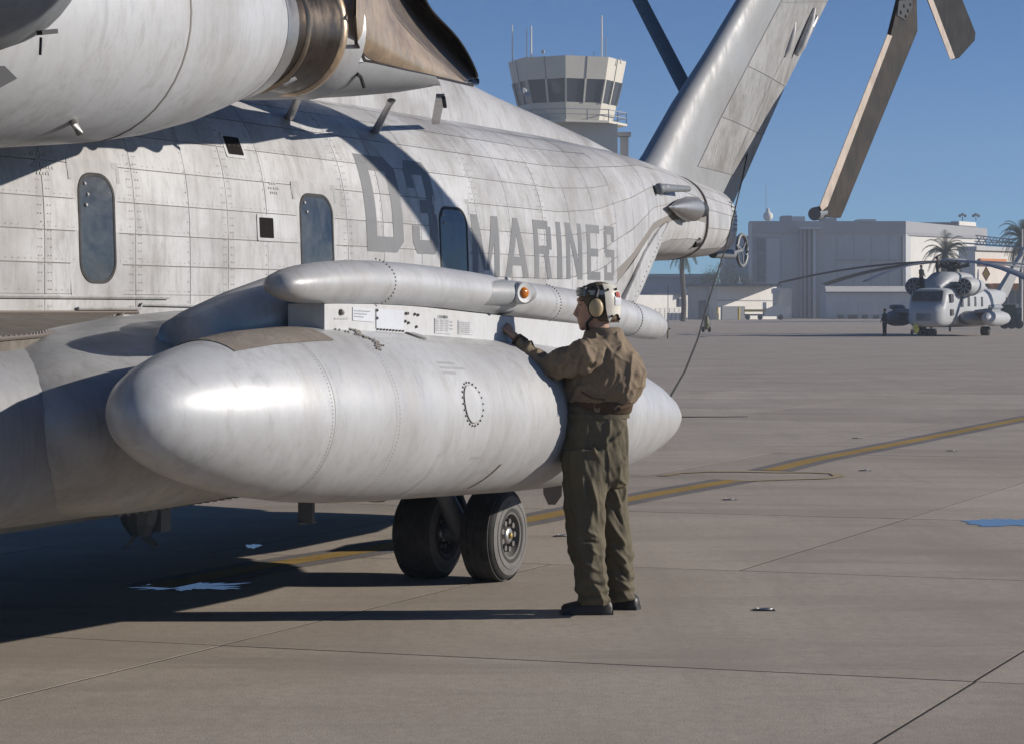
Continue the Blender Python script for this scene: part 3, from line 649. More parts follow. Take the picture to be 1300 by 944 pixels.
m2 = MB(); m2.bar(LP(563, 124, 1.75), LP(565, 136, 1.7), .025, .02); m2.tube([LP(453, 94, 2.2), LP(458, 98, 2.2), LP(462, 111, 2.18)], .012, 6); obj('fairing_latch', m2, 'black', sf)
# lower sill under the nacelle, with access panel strip
mb = MB(); mb.loft([[L(s, 1.0, z0), L(s, 1.62, z0 + .02), L(s, 1.8, z1), L(s, 1.0, z1)] for s, z0, z1 in ((-5, 2.58, 2.8), (-1.2, 2.62, 2.8), (-.35, 2.66, 2.86), (.6, 2.86, 3.02), (.95, 3.0, 3.06))])
sill = obj('nacelle_sill', mb, 'dgray', heli, 30)
m2 = MB(); m2.tube([LP(92, 152, 2.35), LP(96, 160, 2.4), LP(101, 170, 2.4)], [.028, .018, .018], 8); obj('drain_pipe', m2, 'steel', heli, 50)
# forward intake barrel and its fittings
mb = MB(); fb = [(-4.9, 2.75, 3.35, .40), (-4.5, 2.75, 3.35, .56), (-3.6, 2.72, 3.33, .60), (-2.9, 2.68, 3.32, .58), (-2.62, 2.64, 3.32, .50), (-2.5, 2.6, 3.32, .36)]
eb = obj('intake_barrel', nac(fb), 'dgray', heli, 50)
mb = MB(); mb.bar(LP(50, 42, 2.95), LP(70, 40, 2.95), .03, .02); mb.bar(LP(52, 48, 2.95), LP(51, 70, 2.95), .012, .01); mb.tube([LP(8, 66, 2.45), LP(10, 85, 2.45)], .02, 8); obj('intake_bracket', mb, 'black', eb, kind='stuff')
mb = MB(); mb.prism([LP(-60, 84, 2.63), LP(6, 84, 2.63), LP(22, 100, 2.63), LP(0, 112, 2.63), LP(-60, 128, 2.63)], -N3 * .12); obj('intake_scoop', mb, 'black', nc)
# ---- rotor mast, hub and blades (mostly above the frame; they cast the long shadow)
hub_p = L(-1.12, 0, 5.05)
mb = MB(); mb.tube([L(-1.12, 0, 4.1), hub_p], [.35, .3], 14); mb.ball(hub_p, .7, 16, 8, (1, 1, .28)); hub = obj('rotor_hub', mb, 'dgray', heli, 40)
for k in range(7):
    b = R(65 - 37 + k * 360 / 7 + 0.0); d = Vector((math.cos(b), math.sin(b), 0)); pd = Vector((-d.y, d.x, 0)); rings = []
    for r in (.5, 1.6, 2.0, 4, 6, 8, 10, 12):
        ch = .12 if r < 1.8 else .30; zz = 5.05 - .0085 * r * r; p = hub_p + d * r; p.z = zz
        rings.append([p - pd * ch, p - pd * ch * .4 + Vector((0, 0, .035)), p + pd * ch, p - pd * ch * .4 - Vector((0, 0, .035))])
    obj('rotor_blade', MB().loft(rings), 'dgray', hub, 40)
# ---- sponson
def spon_ring(s, n0, n1, zb, zt, e=2.6, m=36):
    c = (n0 + n1) / 2; w_ = (n1 - n0) / 2; zc = (zb + zt) / 2; h = (zt - zb) / 2; q = []
    for k in range(m):
        t = 2 * math.pi * k / m; ct, st_ = math.cos(t), math.sin(t); q.append(L(s, c + w_ * math.copysign(abs(ct) ** (2 / e), ct), zc + h * math.copysign(abs(st_) ** (2 / e), st_)))
    return q
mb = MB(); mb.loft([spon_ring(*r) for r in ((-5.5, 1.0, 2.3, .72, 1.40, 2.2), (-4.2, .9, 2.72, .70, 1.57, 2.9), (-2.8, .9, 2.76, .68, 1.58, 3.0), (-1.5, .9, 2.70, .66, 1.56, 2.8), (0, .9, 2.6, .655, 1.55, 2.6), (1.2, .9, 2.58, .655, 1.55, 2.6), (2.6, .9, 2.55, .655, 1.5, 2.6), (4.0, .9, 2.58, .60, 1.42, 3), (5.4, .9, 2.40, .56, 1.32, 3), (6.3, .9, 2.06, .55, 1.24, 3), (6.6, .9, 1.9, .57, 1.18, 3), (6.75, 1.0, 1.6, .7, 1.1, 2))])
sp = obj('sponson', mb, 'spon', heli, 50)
# raised forward bulge on the sponson shoulder (pylon root fairing)
mb = MB(); br = []
for s, n0, n1, zb, zt, e in ((-2.46, 2.45, 2.62, 1.10, 1.30, 2), (-2.42, 2.2, 2.82, .92, 1.42, 2), (-2.2, 1.95, 2.96, .78, 1.52, 2), (-1.85, 1.7, 3.02, .71, 1.59, 2.1), (-1.4, 1.55, 3.02, .69, 1.64, 2.3), (-.6, 1.4, 2.96, .68, 1.69, 2.3), (0.2, 1.3, 2.85, .68, 1.72, 2.3), (2.6, 1.3, 2.7, .75, 1.6, 2.3), (3.2, 1.3, 2.4, .95, 1.5, 2.2)):
    br.append(spon_ring(s, n0, n1, zb, zt, e, 20))
mb.loft(br); bulge = obj('sponson_fairing', mb, 'spon2', sp, 80); md = bulge.modifiers.new('s', 'SUBSURF'); md.levels = md.render_levels = 2
# dark anti-slip walkway on top of the sponson, sloping outboard
mb = MB(); wl = [(-6, 1.26, 2.55), (-3.2, 1.26, 2.55), (-2.4, 1.26, 2.48), (-2.0, 1.26, 2.38), (-1.6, 1.26, 2.2), (-1.1, 1.26, 1.98), (-.6, 1.26, 1.74), (-.1, 1.26, 1.5), (.2, 1.26, 1.3)]
wz = lambda n: 1.672 - .092 * (n - 1.28)
mb.loft([[L(s, a, 1.4), L(s, b, 1.4), L(s, b, wz(b)), L(s, a, wz(a))] for s, a, b in wl]); obj('walkway', mb, 'walk', sp)
mb = MB(); mb.tube([L(s, b + .01, wz(b) + .002) for s, a, b in wl], .01, 6); mb.tube([L(-6, 1.275, 1.678), L(.4, 1.275, 1.678)], .012, 6); obj('walkway_edge', mb, 'rivet', sp)
m2 = MB()
for k in range(46):
    s = -2.5 + .055 * k; b_ = tab([(x[0], x[2]) for x in wl], s)[0] - .04
    if b_ > 1.3: m2.ball(L(s, b_, wz(b_) + .003), .007, 6, 4)
obj('walkway_studs', m2, 'rivet2', sp, kind='stuff')
# belly keel box and nose-wheel well fittings under the hull
mb = MB(); mb.box((0, 0, 0), (.01, .01, .01)); 
mb = MB(); mb.loft([[L(s, -1.1, .62), L(s, -1.0, z), L(s, 1.6, z), L(s, 1.75, .72)] for s, z in ((-6, .56), (-2.5, .55), (1.6, .58))]); obj('belly_fairing', mb, 'dgray', heli)
mb = MB(); g0 = LP(178, 668, 1.2)
mb.tube([g0 + Vector((0, 0, .16)), g0 + Vector((0, 0, .02)), g0 + Vector((0, 0, -.05))], [.14, .11, .06], 12); mb.box(tuple(g0 + Vector((.08, .03, .05))), (.10, .16, .16), TH); mb.bar(g0 + Vector((-.02, 0, -.04)), g0 + Vector((-.09, 0, -.13)), .03, .02); mb.bar(g0 + Vector((.02, 0, -.05)), g0 + Vector((.10, -.02, -.12)), .05, .03)
obj('cargo_hook', mb, 'dgray', heli)
mb = MB(); a = LP(389, 628, 1.9); b = LP(389, 664, 1.9); mb.bar(a, b, .10, .03, U3); mb.bar(b + Vector((-.05, 0, 0)), b + Vector((.06, .02, .01)), .05, .015); obj('blade_antenna', mb, 'dgray', heli)
mb = MB()
for k in range(22):
    p = L(-.9 + .075 * k, 2.05, .652 + .0006 * k); mb.box(tuple(p), (.03, .03, .035), TH)
obj('keel_teeth', mb, 'dgray', sp, kind='stuff')
mb = MB(); mb.tube([LP(478, 626, 2.1), LP(478, 636, 2.1)], [.10, .05], 12); obj('beacon', mb, 'black', sp, 50)
mb = MB(); mb.loft([[LP(688, 604, 2.3), LP(714, 604, 2.3), LP(714, 604, 2.1), LP(688, 604, 2.1)], [LP(690, 627, 2.3), LP(713, 629, 2.3), LP(713, 629, 2.1), LP(690, 627, 2.1)], [LP(696, 640, 2.3), LP(705, 640, 2.3), LP(705, 640, 2.15), LP(696, 640, 2.15)]]); obj('belly_bracket', mb, 'hole', sp)
# ---- main gear
def wheel(c, r, wdt, lab):
    c = Vector(c); prof = [(-.5, .52), (-.5, .72), (-.47, .86), (-.38, .955), (-.22, .995), (0, 1), (.22, .995), (.38, .955), (.47, .86), (.5, .72), (.5, .52)]
    def rg(x, rr, m=40): return [c + N3 * (x * wdt) + U3 * (rr * r * math.cos(2 * math.pi * k / m)) + Vector((0, 0, rr * r * math.sin(2 * math.pi * k / m))) for k in range(m)]
    w0 = obj('wheel', MB().loft([rg(x, q) for x, q in prof], True, False), 'rubber', heli, 50, label=lab)
    obj('sidewall', MB().loft([rg(x, q) for x, q in ((.47, .87), (.503, .72), (.504, .62), (.48, .52))], True, False), 'tyre_side', w0, 50)
    obj('sidewall_ridge', MB().loft([rg(x, q) for x, q in ((.495, .745), (.515, .735), (.517, .72), (.505, .71))], True, False), 'tyre_side', w0, 50)
    obj('rim', MB().loft([rg(x, q) for x, q in ((.46, .54), (.49, .52), (.47, .47), (.30, .44), (.26, .40))], True, False), 'tyre_side', w0, 50)
    obj('rim_back', MB().loft([rg(x, q) for x, q in ((.2, .45), (.18, .45))]), 'black', w0, 50)
    obj('wheel_hub', MB().loft([rg(x, q) for x, q in ((.2, .20), (.40, .19), (.44, .15), (.45, .10))]), 'steel', w0, 50)
    obj('hub_cap', MB().loft([rg(x, q, 12) for x, q in ((.44, .07), (.50, .06), (.51, .03))]), 'brass', w0, 50)
    m2 = MB()
    for k in range(9):
        t = 2 * math.pi * k / 9; p = c + N3 * (.30 * wdt) + U3 * (.31 * r * math.cos(t)) + Vector((0, 0, .31 * r * math.sin(t))); m2.tube([p, p + N3 * .03], .018, 8)
    obj('wheel_bolts', m2, 'tyre_side', w0, 50)
    m2 = MB()   # tread grooves as proud ribs
    for x in (-.3, -.1, .1, .3): m2.loft([rg(x - .07, .992), rg(x - .06, 1.012), rg(x + .06, 1.012), rg(x + .07, .992)], True, False)
    obj('tread', m2, 'rubber', w0, 50)
    return w0
WR = .285
wheel(L(2.20, 2.71, WR), WR, .25, 'outer tyre, sunlit sidewall'); wheel(L(2.16, 2.27, WR), WR, .28, 'inner tyre, all in shadow')
mb = MB(); mb.tube([L(2.16, 2.25, WR), L(2.19, 2.66, WR)], .05, 12); mb.tube([L(2.18, 2.5, WR), L(2.0, 2.35, .75)], .065, 12); mb.tube([L(2.24, 2.5, WR + .1), L(2.45, 2.25, .72)], .03, 8)
obj('gear_leg', mb, 'dgray', heli, 50)
mb = MB(); mb.bar(LP(582, 650, 2.5), LP(582, 667, 2.5), .02, .02); obj('gear_link', mb, 'steel', heli)
mb = MB(); mb.loft([spon_ring(s, 1.8, 2.56, zb, .9, 3) for s, zb in ((1.2, .70), (1.6, .585), (2.4, .54), (3.0, .55), (3.5, .66))]); obj('gear_well_fairing', mb, 'dgray', sp, 50)
# ---- drop tank
TN = 3.35
tz = lambda s: 1.27 - (s + 2.86) * .0458
TR = [(-2.72, .004), (-2.716, .035), (-2.70, .075), (-2.66, .125), (-2.59, .172), (-2.48, .222), (-2.32, .275), (-2.1, .327), (-1.82, .371), (-1.45, .404), (-1.1, .421), (-.7, .428), (.9, .428), (1.3, .423), (1.8, .405), (2.3, .365), (2.75, .305), (3.1, .237), (3.4, .16), (3.6, .09), (3.66, .06)]
def tk(a, b, extra=0):
    q = [t for t in TR if a < t[0] < b]; q = [(a, tab(TR, a)[0])] + q + [(b, tab(TR, b)[0])]
    dense = []
    for x, y in zip(q, q[1:]):
        k_ = max(1, int((y[0] - x[0]) / .09))
        dense += [(lerp(x[0], y[0], i / k_), lerp(x[1], y[1], i / k_)) for i in range(k_)]
    dense.append(q[-1]); return MB().loft([ring_s(s, TN, tz(s), max(.002, r + extra), 72) for s, r in dense])
tank = obj('fuel_tank', tk(-1.0885, .8985), 'tank', heli, 60)
obj('tank_nose', tk(-2.72, -1.09), 'tank', tank, 60); obj('tank_tail', tk(.90, 3.60), 'tank', tank, 60)
obj('tank_tip', MB().loft([ring_s(3.60, TN, tz(3.6), .09, 20), ring_s(3.69, TN, tz(3.68), .028, 20), ring_s(3.74, TN, tz(3.7), .006, 20)]), 'black', tank, 60)
mb = MB(); mb.tube([L(3.72, TN, tz(3.7)), L(3.72, TN, tz(3.7)) + Vector((.52, .3, -.012))], [.006, .003], 6); obj('static_rod', mb, 'wire', tank)
def tank_pt(s, ang, off=.003):
    r = tab(TR, s)[0] + off; return L(s, TN + r * math.cos(ang), tz(s) + r * math.sin(ang))
def tank_grid(s0, s1, a0, a1, mat, name, off=.004, ns=8, na=8, skew=0.0, kind=None):
    mb = MB(); vs = [tank_pt(lerp(s0, s1, j / ns) + skew * i / na, R(lerp(a0, a1, i / na)), off) for i in range(na + 1) for j in range(ns + 1)]
    mb.add(vs, [(i * (ns + 1) + j, i * (ns + 1) + j + 1, (i + 1) * (ns + 1) + j + 1, (i + 1) * (ns + 1) + j) for i in range(na) for j in range(ns)]); return obj(name, mb, mat, tank, 60)
tank_grid(-2.12, -1.33, 58, 128, 'patch', 'antislip_patch', skew=.0)
# round access cover with ring of screws
mb = MB(); a0 = math.asin((1.19 - tz(.6) + .03) / .45)
sH, _z = sz(602, 512, TN + .43); cH = sH; aH = math.asin(max(-1, min(1, (_z - tz(sH)) / .43)))
def disc(cs, ca, rr, off, n=28, ring_w=None):
    m2 = MB(); P_ = []
    for k in range(n):
        t = 2 * math.pi * k / n; P_.append(tank_pt(cs + rr * math.cos(t), ca + rr / .43 * math.sin(t), off))
    if ring_w:
        Q_ = [tank_pt(cs + (rr - ring_w) * math.cos(2 * math.pi * k / n), ca + (rr - ring_w) / .43 * math.sin(2 * math.pi * k / n), off) for k in range(n)]
        m2.loft([P_, Q_], True, False)
    else: m2.add([tank_pt(cs, ca, off)] + P_, [(0, 1 + k, 1 + (k + 1) % n) for k in range(n)])
    return m2
cov = obj('access_cover', disc(cH, aH, .095, .006), 'tank', tank, 60); obj('cover_seam', disc(cH, aH, .099, .0065, 28, .004), 'rivet2', cov)
mb = MB()
for k in range(22):
    t = 2 * math.pi * k / 22; mb.ball(tank_pt(cH + .112 * math.cos(t), aH + .112 / .43 * math.sin(t), .003), .006, 6, 4)
obj('screws', mb, 'rivet2', cov, kind='stuff')
for s in (-1.62, 1.75):
    mb = MB(); mb.loft([ring_s(s, TN, tz(s), tab(TR, s)[0] + .0012, 72), ring_s(s + .006, TN, tz(s), tab(TR, s + .006)[0] + .0012, 72)], True, False); obj('tank_seam', mb, 'faint', tank)
tank_grid(.10, .118, -62, -35, 'rivet', 'drain_mark', .003, 1, 10, skew=.10)
mb = MB()
for k in range(12):
    mb.tube([tank_pt(-1.0 + .03 * math.sin(k), R(78 - 2.6 * k), .002), tank_pt(-.97 + .03 * math.sin(k), R(76.5 - 2.6 * k), .004)], .007, 5)
for k in range(14): mb.ball(tank_pt(-1.16 + .018 * k, R(80 - 2.2 * k) + .02 * math.sin(3 * k), .003), .006, 5, 4)
obj('tank_scrape', mb, 'under', tank, kind='stuff')
mb = MB()
for s_ in (-1.06, .93, -1.64, 1.77):
    for k in range(0, 90): 
        mb.add([tank_pt(s_ + .004 * math.cos(q), R(-110 + 2.6 * k) + .009 * math.sin(q), .0012) for q in (0, 1.26, 2.5, 3.77, 5.0)], [(0, 1, 2, 3, 4)])
for k in range(40): mb.add([tank_pt(-1.0 + .047 * k + .004 * math.cos(q), R(62) + .009 * math.sin(q), .0012) for q in (0, 1.26, 2.5, 3.77, 5.0)], [(0, 1, 2, 3, 4)])
obj('rivets', mb, 'rivet2', tank, kind='stuff')
mb = MB()
for a_, s0_, n_ in ((38, -.5, 9), (34, -.5, 13), (30, -.5, 7), (8, 1.3, 8), (4, 1.3, 10), (-30, -.2, 6)):
    for k in range(n_):
        x_ = s0_ + .022 * k; mb.add([tank_pt(x_ + dx, R(a_ + da), .0014) for dx, da in ((0, 0), (.014, 0), (.014, 1.9), (0, 1.9))], [(0, 1, 2, 3)])
obj('stencil_marking', mb, 'faint', tank, kind='stuff')
fc_ = obj('filler_cap', disc(-.35, R(72), .05, .008, 20), 'gray', tank, 60); obj('filler_ring', disc(-.35, R(72), .062, .005, 20, .01), 'rivet2', fc_)
mb = MB(); mb.loft([[tank_pt(s, R(a), o_) for a in range(-95, -20, 5)] for s, o_ in ((-.60, .0), (-.585, .0035), (-.54, .0035), (-.525, 0))], False); obj('tank_strap', mb, 'tank', tank, 60)
# ---- stores pylon above the tank and wing stub
PT = [(.0, 0)]
def pyl_z(px_top, px_bot): pass
mb = MB(); pts_t = [(412, 386), (450, 384), (520, 388), (600, 397), (740, 412), (772, 419)]; pts_b = [(412, 416), (450, 421), (520, 430), (600, 433), (740, 446), (772, 449)]
n_p = TN + .10; rt = []
for a, b in zip(pts_t, pts_b):
    s, zt_ = sz(*a, n_p); s2, zb_ = sz(*b, n_p); rt.append([L(s, n_p, zt_), L(s, n_p - .02, zt_), L(s, TN - .10, zt_), L(s, TN - .10, zb_ - .03), L(s, n_p, zb_ - .03), L(s, n_p, zb_)])
mb.loft(rt); py = obj('stores_pylon', mb, 'white', heli, 30)
def pyq(px0, py0, px1, py1, mat, name, off=.004, parent=None):
    m2 = MB(); n_ = n_p + off
    P_ = [LP(px0, py0, n_), LP(px1, py0 + (px1 - px0) * .075, n_), LP(px1, py1 + (px1 - px0) * .075, n_), LP(px0, py1, n_)]
    m2.prism(P_, -N3 * .004); return obj(name, m2, mat, parent or py)
M['plate'] = worn('grey_plate', (.60, .62, .66), (.4, .4, .42), .4, .45, 0, 3); M['decal'] = worn('decal_paper', (.56, .57, .58), (.3, .3, .32), .6, .6, 0, 14)
pyq(448, 390, 475, 407, 'plate', 'data_plate'); pyq(478, 392, 513, 417, 'plate', 'access_panel', .005); pyq(552, 404, 572, 423, 'decal', 'placard'); pyq(582, 407, 600, 424, 'decal', 'placard')
m2 = MB()
for k in range(9): m2.ball(LP(480 + 4 * k, 418 + .3 * k, n_p + .006), .006, 6, 4)
for q in ((479, 394), (479, 404), (516, 398), (518, 398), (515, 408), (519, 410), (433, 396), (434, 397), (527, 399), (531, 400), (529, 415)): m2.ball(LP(*q, n_p + .006), .008 if q[0] > 440 else .014, 6, 4)
obj('fasteners', m2, 'rivet', py, kind='stuff')
def word(txt, px0, py0, px1, py1, mat, n_, parent, slope=.075):
    m2 = MB(); wch = (px1 - px0) / len(txt)
    for i, ch in enumerate(txt):
        x0 = px0 + i * wch; x1 = x0 + wch * .8
        for q in G[ch]:
            m2.add([LP(lerp(x0, x1, a), lerp(py1, py0, b) + slope * (lerp(x0, x1, a) - px0), n_) for a, b in q], [(0, 1, 2, 3)])
    return obj('lettering', m2, mat, parent)
word('CAUTION', 557, 400.2, 569, 403.6, 'black', n_p + .006, py)
m2 = MB()
for k in range(7):
    for x in range(3 + k % 2): m2.add([LP(553 + x * 6 + dx, 406 + k * 2.2 + dy, n_p + .0065) for dx, dy in ((0, 0), (4.5, .3), (4.5, 1.1), (0, .8))], [(0, 1, 2, 3)])
for k in range(6): m2.add([LP(583 + dx, 409 + k * 2.4 + dy, n_p + .0065) for dx, dy in ((0, 0), (14, 1), (14, 1.9), (0, .9))], [(0, 1, 2, 3)])
for k in range(3): m2.add([LP(450 + dx, 394 + k * 3.6 + dy, n_p + .0065) for dx, dy in ((0, 0), (20 - 4 * k, 1), (20 - 4 * k, 2.1), (0, 1))], [(0, 1, 2, 3)])
for k in range(9): m2.add([LP(426 + k * 1.9 + dx, 403.5 + dy, n_p + .0065) for dx, dy in ((0, 0), (1.1, .1), (1.1, 1.9), (0, 1.8))], [(0, 1, 2, 3)])
obj('stencil_marking', m2, 'letter2', py)
# wing stub: from sponson shoulder outboard to the pylon, leading edge faired
def wring(s, n, z, rs, rz_, tilt=0): return [L(s + rs * math.cos(t), n, z + rz_ * math.sin(t)) for t in [2 * math.pi * k / 24 for k in range(24)]]
mb = MB(); mb.loft([wring(.1, 1.9, 1.45, 1.3, .17), wring(.35, 2.5, 1.56, 1.55, .20), wring(.6, 2.9, 1.64, 1.75, .18), wring(.8, 3.1, 1.68, 1.85, .13)])
obj('wing_stub', mb, 'gray', heli, 50)
# forward arm fairing from wing stub to the tube pod
def px_tube(pts, n=20, nm='x'):
    rings = []
    for (px, pt, pb_, nn, rn) in pts:
        s, zt_ = sz(px, pt, nn); _, zb_ = sz(px, pb_, nn); zc = (zt_ + zb_) / 2; h = abs(zt_ - zb_) / 2
        rings.append([L(s, nn + rn * math.cos(t), zc + h * math.sin(t)) for t in [2 * math.pi * k / n for k in range(n)]])
    return MB().loft(rings)
obj('arm_fairing', px_tube([(214, 432, 444, 2.75, .03), (218, 417, 446, 2.78, .1), (232, 402, 450, 2.85, .14), (250, 391, 450, 2.9, .16), (300, 368, 448, 3.0, .18), (350, 350, 436, 3.08, .19), (400, 340, 425, 3.15, .18), (470, 345, 425, 3.2, .15), (560, 352, 420, 3.2, .10)], 32), 'tank', heli, 50)
pod = obj('sensor_pod', px_tube([(347.5, 362, 366, 3.42, .01), (349, 352, 372, 3.42, .055), (354, 346, 377, 3.42, .085), (364, 341, 382, 3.42, .10), (380, 336.5, 385, 3.42, .115), (405, 332.5, 386, 3.42, .122), (435, 330.5, 386, 3.42, .128), (470, 331, 386.5, 3.42, .13), (510, 334, 388.5, 3.42, .13), (550, 338.5, 391.5, 3.42, .13), (590, 344.5, 396, 3.42, .13), (616, 349, 399, 3.42, .13)], 40), 'tank', heli, 60)
obj('pod_tail', px_tube([(600, 350, 398, 3.40, .115), (640, 355, 400.5, 3.38, .118), (690, 362, 408, 3.38, .12), (740, 370, 416, 3.38, .122), (780, 378, 424, 3.38, .12), (793, 381, 426.5, 3.38, .12)], 40), 'tank', pod, 60)
obj('pod_end', px_tube([(794, 381.5, 427, 3.38, .118), (812, 387, 430, 3.38, .11), (828, 394, 431, 3.38, .095), (835, 400, 428.5, 3.38, .07), (838, 408, 420, 3.38, .03)], 40), 'tank', pod, 60)
mb = MB()
m3 = px_tube([(606, 357, 389, 3.50, .03), (622, 356, 389, 3.50, .07), (645, 356.5, 388, 3.53, .075), (664, 358, 386.5, 3.54, .078), (669, 361, 384, 3.54, .06)], 24); lf = obj('light_housing', m3, 'gray', pod, 50)
cl = LP(665, 372, 3.62); mb = MB()
vd = (cl - Vector((0, 0, 1.69))).normalized(); ldir = (N3 * .85 - U3 * .35).normalized()
def dring(c, d, r, m=24):
    a = d.cross(Vector((0, 0, 1))).normalized(); b = a.cross(d); return [c + a * (r * math.cos(2 * math.pi * k / m)) + b * (r * math.sin(2 * math.pi * k / m)) for k in range(m)]
obj('light_rim', MB().loft([dring(cl - ldir * .05, ldir, .060), dring(cl, ldir, .060), dring(cl + ldir * .008, ldir, .054), dring(cl + ldir * .004, ldir, .032)]), 'white', lf, 50)
M['amber'] = principled('amber_lens', (.55, .16, .01), .12, 0, .8)
obj('amber_lens', MB().loft([dring(cl + ldir * .004, ldir, .032), dring(cl + ldir * .014, ldir, .026), dring(cl + ldir * .02, ldir, .010)]), 'amber', lf, 60)
obj('lens_screw', MB().ball(LP(644, 355, 3.42), .016, 8, 6), 'white', lf, 60)
for s0_ in ((480, 334, 388),): pass
m2 = MB()
for px_ in (473, 692, 797):
    for k in range(16):
        t = R(-60 + 9 * k); q = (331.5 + 386.5) / 2 if px_ == 473 else ((362.5 + 408) / 2 if px_ == 692 else (382 + 427) / 2); s, zc = sz(px_, q, 3.42); r_ = .131 if px_ == 473 else .122
        m2.ball(L(s, 3.40 + (r_ if px_ != 473 else .15) * math.cos(t), zc + r_ * .93 * math.sin(t)), .005, 5, 4)
obj('rivets', m2, 'rivet', pod, kind='stuff')
# long wire hanging from the tail pylon to the tank end
mb = MB(); wp = [(952, 178, .2), (943, 225, .3), (934, 262, .5), (925, 300, .5), (917, 328, .6), (905, 365, 1.2), (893, 405, 1.9), (886, 430, 2.3), (870, 470, 2.9), (851, 503, 3.3)]
mb.tube([LP(*p) for p in wp], .0085, 5)
obj('tie_down_line', mb, 'wire', heli)
# ================================================================ THE CREWMAN
PX, PY = .476, 12.30
M['jacket'] = cloth('jacket_cloth', (.25, .188, .125), 90, .35)
M['jacket_rib'] = cloth('jacket_knit', (.10, .065, .042), 160)
M['trousers'] = cloth('trouser_cloth', (.142, .121, .081), 110, .2)
M['skinp'] = worn('skin', (.50, .29, .20), (.28, .13, .09), .3, .5, 0, 8, .05)
M['hair'] = cloth('hair', (.03, .02, .014), 200)
M['hcloth'] = cloth('helmet_cloth', (.16, .122, .078), 120)
M['hwhite'] = worn('helmet_white', (.74, .70, .60), (.45, .38, .28), .4, .4, 0, 8)
M['tan'] = worn('ear_cup_tan', (.50, .38, .21), (.3, .22, .12), .3, .4, 0, 8)
M['boot'] = worn('boot_leather', (.022, .018, .016), (.07, .055, .045), .4, .4, 0, 8)
M['red'] = principled('red_marking', (.42, .04, .02), .6)
M['goggle'] = principled('goggle_lens', (.06, .07, .08), .1, 0, .8)
per = thing('person', 'crewman in brown jacket, olive trousers and white backed helmet reaching up to the stores pylon', 'person', (PX, PY, 0))
def Q(px, py, dy=0.0):   # picture point -> metres in the person's own frame, at depth offset dy
    Y = PY + dy; return Vector(((px - 650) / FP * Y - PX, dy, H0 + (HY - py) * Y / FP))
def ell(c, rx, ry, n=28, rot=0.0, e=2.0):
    c = Vector(c); cr, sr = math.cos(rot), math.sin(rot); o = []
    for k in range(n):
        t = 2 * math.pi * k / n; x = rx * math.copysign(abs(math.cos(t)) ** (2 / e), math.cos(t)); y = ry * math.copysign(abs(math.sin(t)) ** (2 / e), math.sin(t))
        o.append(c + Vector((x * cr - y * sr, x * sr + y * cr, 0)))
    return o
def remesh(name, mb, mat, voxel, smooth_it, disp, root, label=None):
    me = bpy.data.meshes.new(name); me.from_pydata([tuple(v) for v in mb.v], [], mb.f)
    import bmesh
    bm = bmesh.new(); bm.from_mesh(me); bmesh.ops.recalc_face_normals(bm, faces=bm.faces); bm.to_mesh(me); bm.free()
    tmp = bpy.data.objects.new('tmp', me); C.objects.link(tmp)
    md = tmp.modifiers.new('r', 'REMESH'); md.mode = 'VOXEL'; md.voxel_size = voxel
    ms = tmp.modifiers.new('s', 'SMOOTH'); ms.factor = .5; ms.iterations = smooth_it
    dg = bpy.context.evaluated_depsgraph_get(); ev = tmp.evaluated_get(dg); m2 = bpy.data.meshes.new_from_object(ev)
    bpy.data.objects.remove(tmp)
    if disp:
        ns = [v.normal.copy() for v in m2.vertices]
        for v, nn in zip(m2.vertices, ns): v.co += nn * disp(v.co, nn)
    m2.shade_smooth(); m2.materials.clear(); m2.materials.append(M[mat])
    o = bpy.data.objects.new(name, m2); C.objects.link(o); o.parent = root
    if label: o['label'] = label
    return o
def bump_line(p, a, b, wd, amp):     # a fold running from a to b
    a = Vector(a); b = Vector(b); ab = b - a; t = max(0, min(1, (p - a).dot(ab) / ab.length_squared)); d = (p - (a + ab * t)).length
    return amp * math.exp(-(d / wd) ** 2) * math.sin(math.pi * (.12 + .76 * t))
def fbm(p, sc): return noise.noise(p * sc) + .5 * noise.noise(p * sc * 2.1)
# body (head, neck, torso core, arms, hands, legs) as one continuous surface
bd = MB()
hc = Q(758, 389, 0)      # head centre
bd.loft([ell(Q(762, 440, .0), .085, .08), ell(Q(761, 428), .062, .062), ell(Q(760, 416), .058, .06), ell(Q(760, 402), .06, .06)])
hd = []
for z_, cx, rx, ry in ((-.128, -.058, .022, .030), (-.118, -.052, .045, .045), (-.095, -.03, .078, .062), (-.06, -.012, .096, .072), (-.02, .0, .104, .078), (.03, .002, .106, .081), (.07, .004, .098, .076), (.10, .006, .075, .060), (.118, .008, .035, .03)):
    hd.append(ell((hc.x + cx, hc.y + .0, hc.z + z_), rx, ry))
bd.loft(hd)
# profile: nose, brow, lips, chin
bd.tube([(hc.x - .090, hc.y, hc.z + .03), (hc.x - .106, hc.y, hc.z - .01), (hc.x - .121, hc.y, hc.z - .043), (hc.x - .098, hc.y, hc.z - .060)], [.011, .013, .016, .014], 10, True, 1.0, (0, 1, 0))
bd.ball((hc.x - .098, hc.y, hc.z + .035), .022, 10, 6, (.8, 2.2, .6))
bd.ball((hc.x - .098, hc.y, hc.z - .078), .014, 8, 6, (1, 1.7, .55)); bd.ball((hc.x - .094, hc.y, hc.z - .093), .013, 8, 6, (1, 1.6, .55)); bd.ball((hc.x - .078, hc.y, hc.z - .118), .024, 8, 6, (1, 1.2, .8))
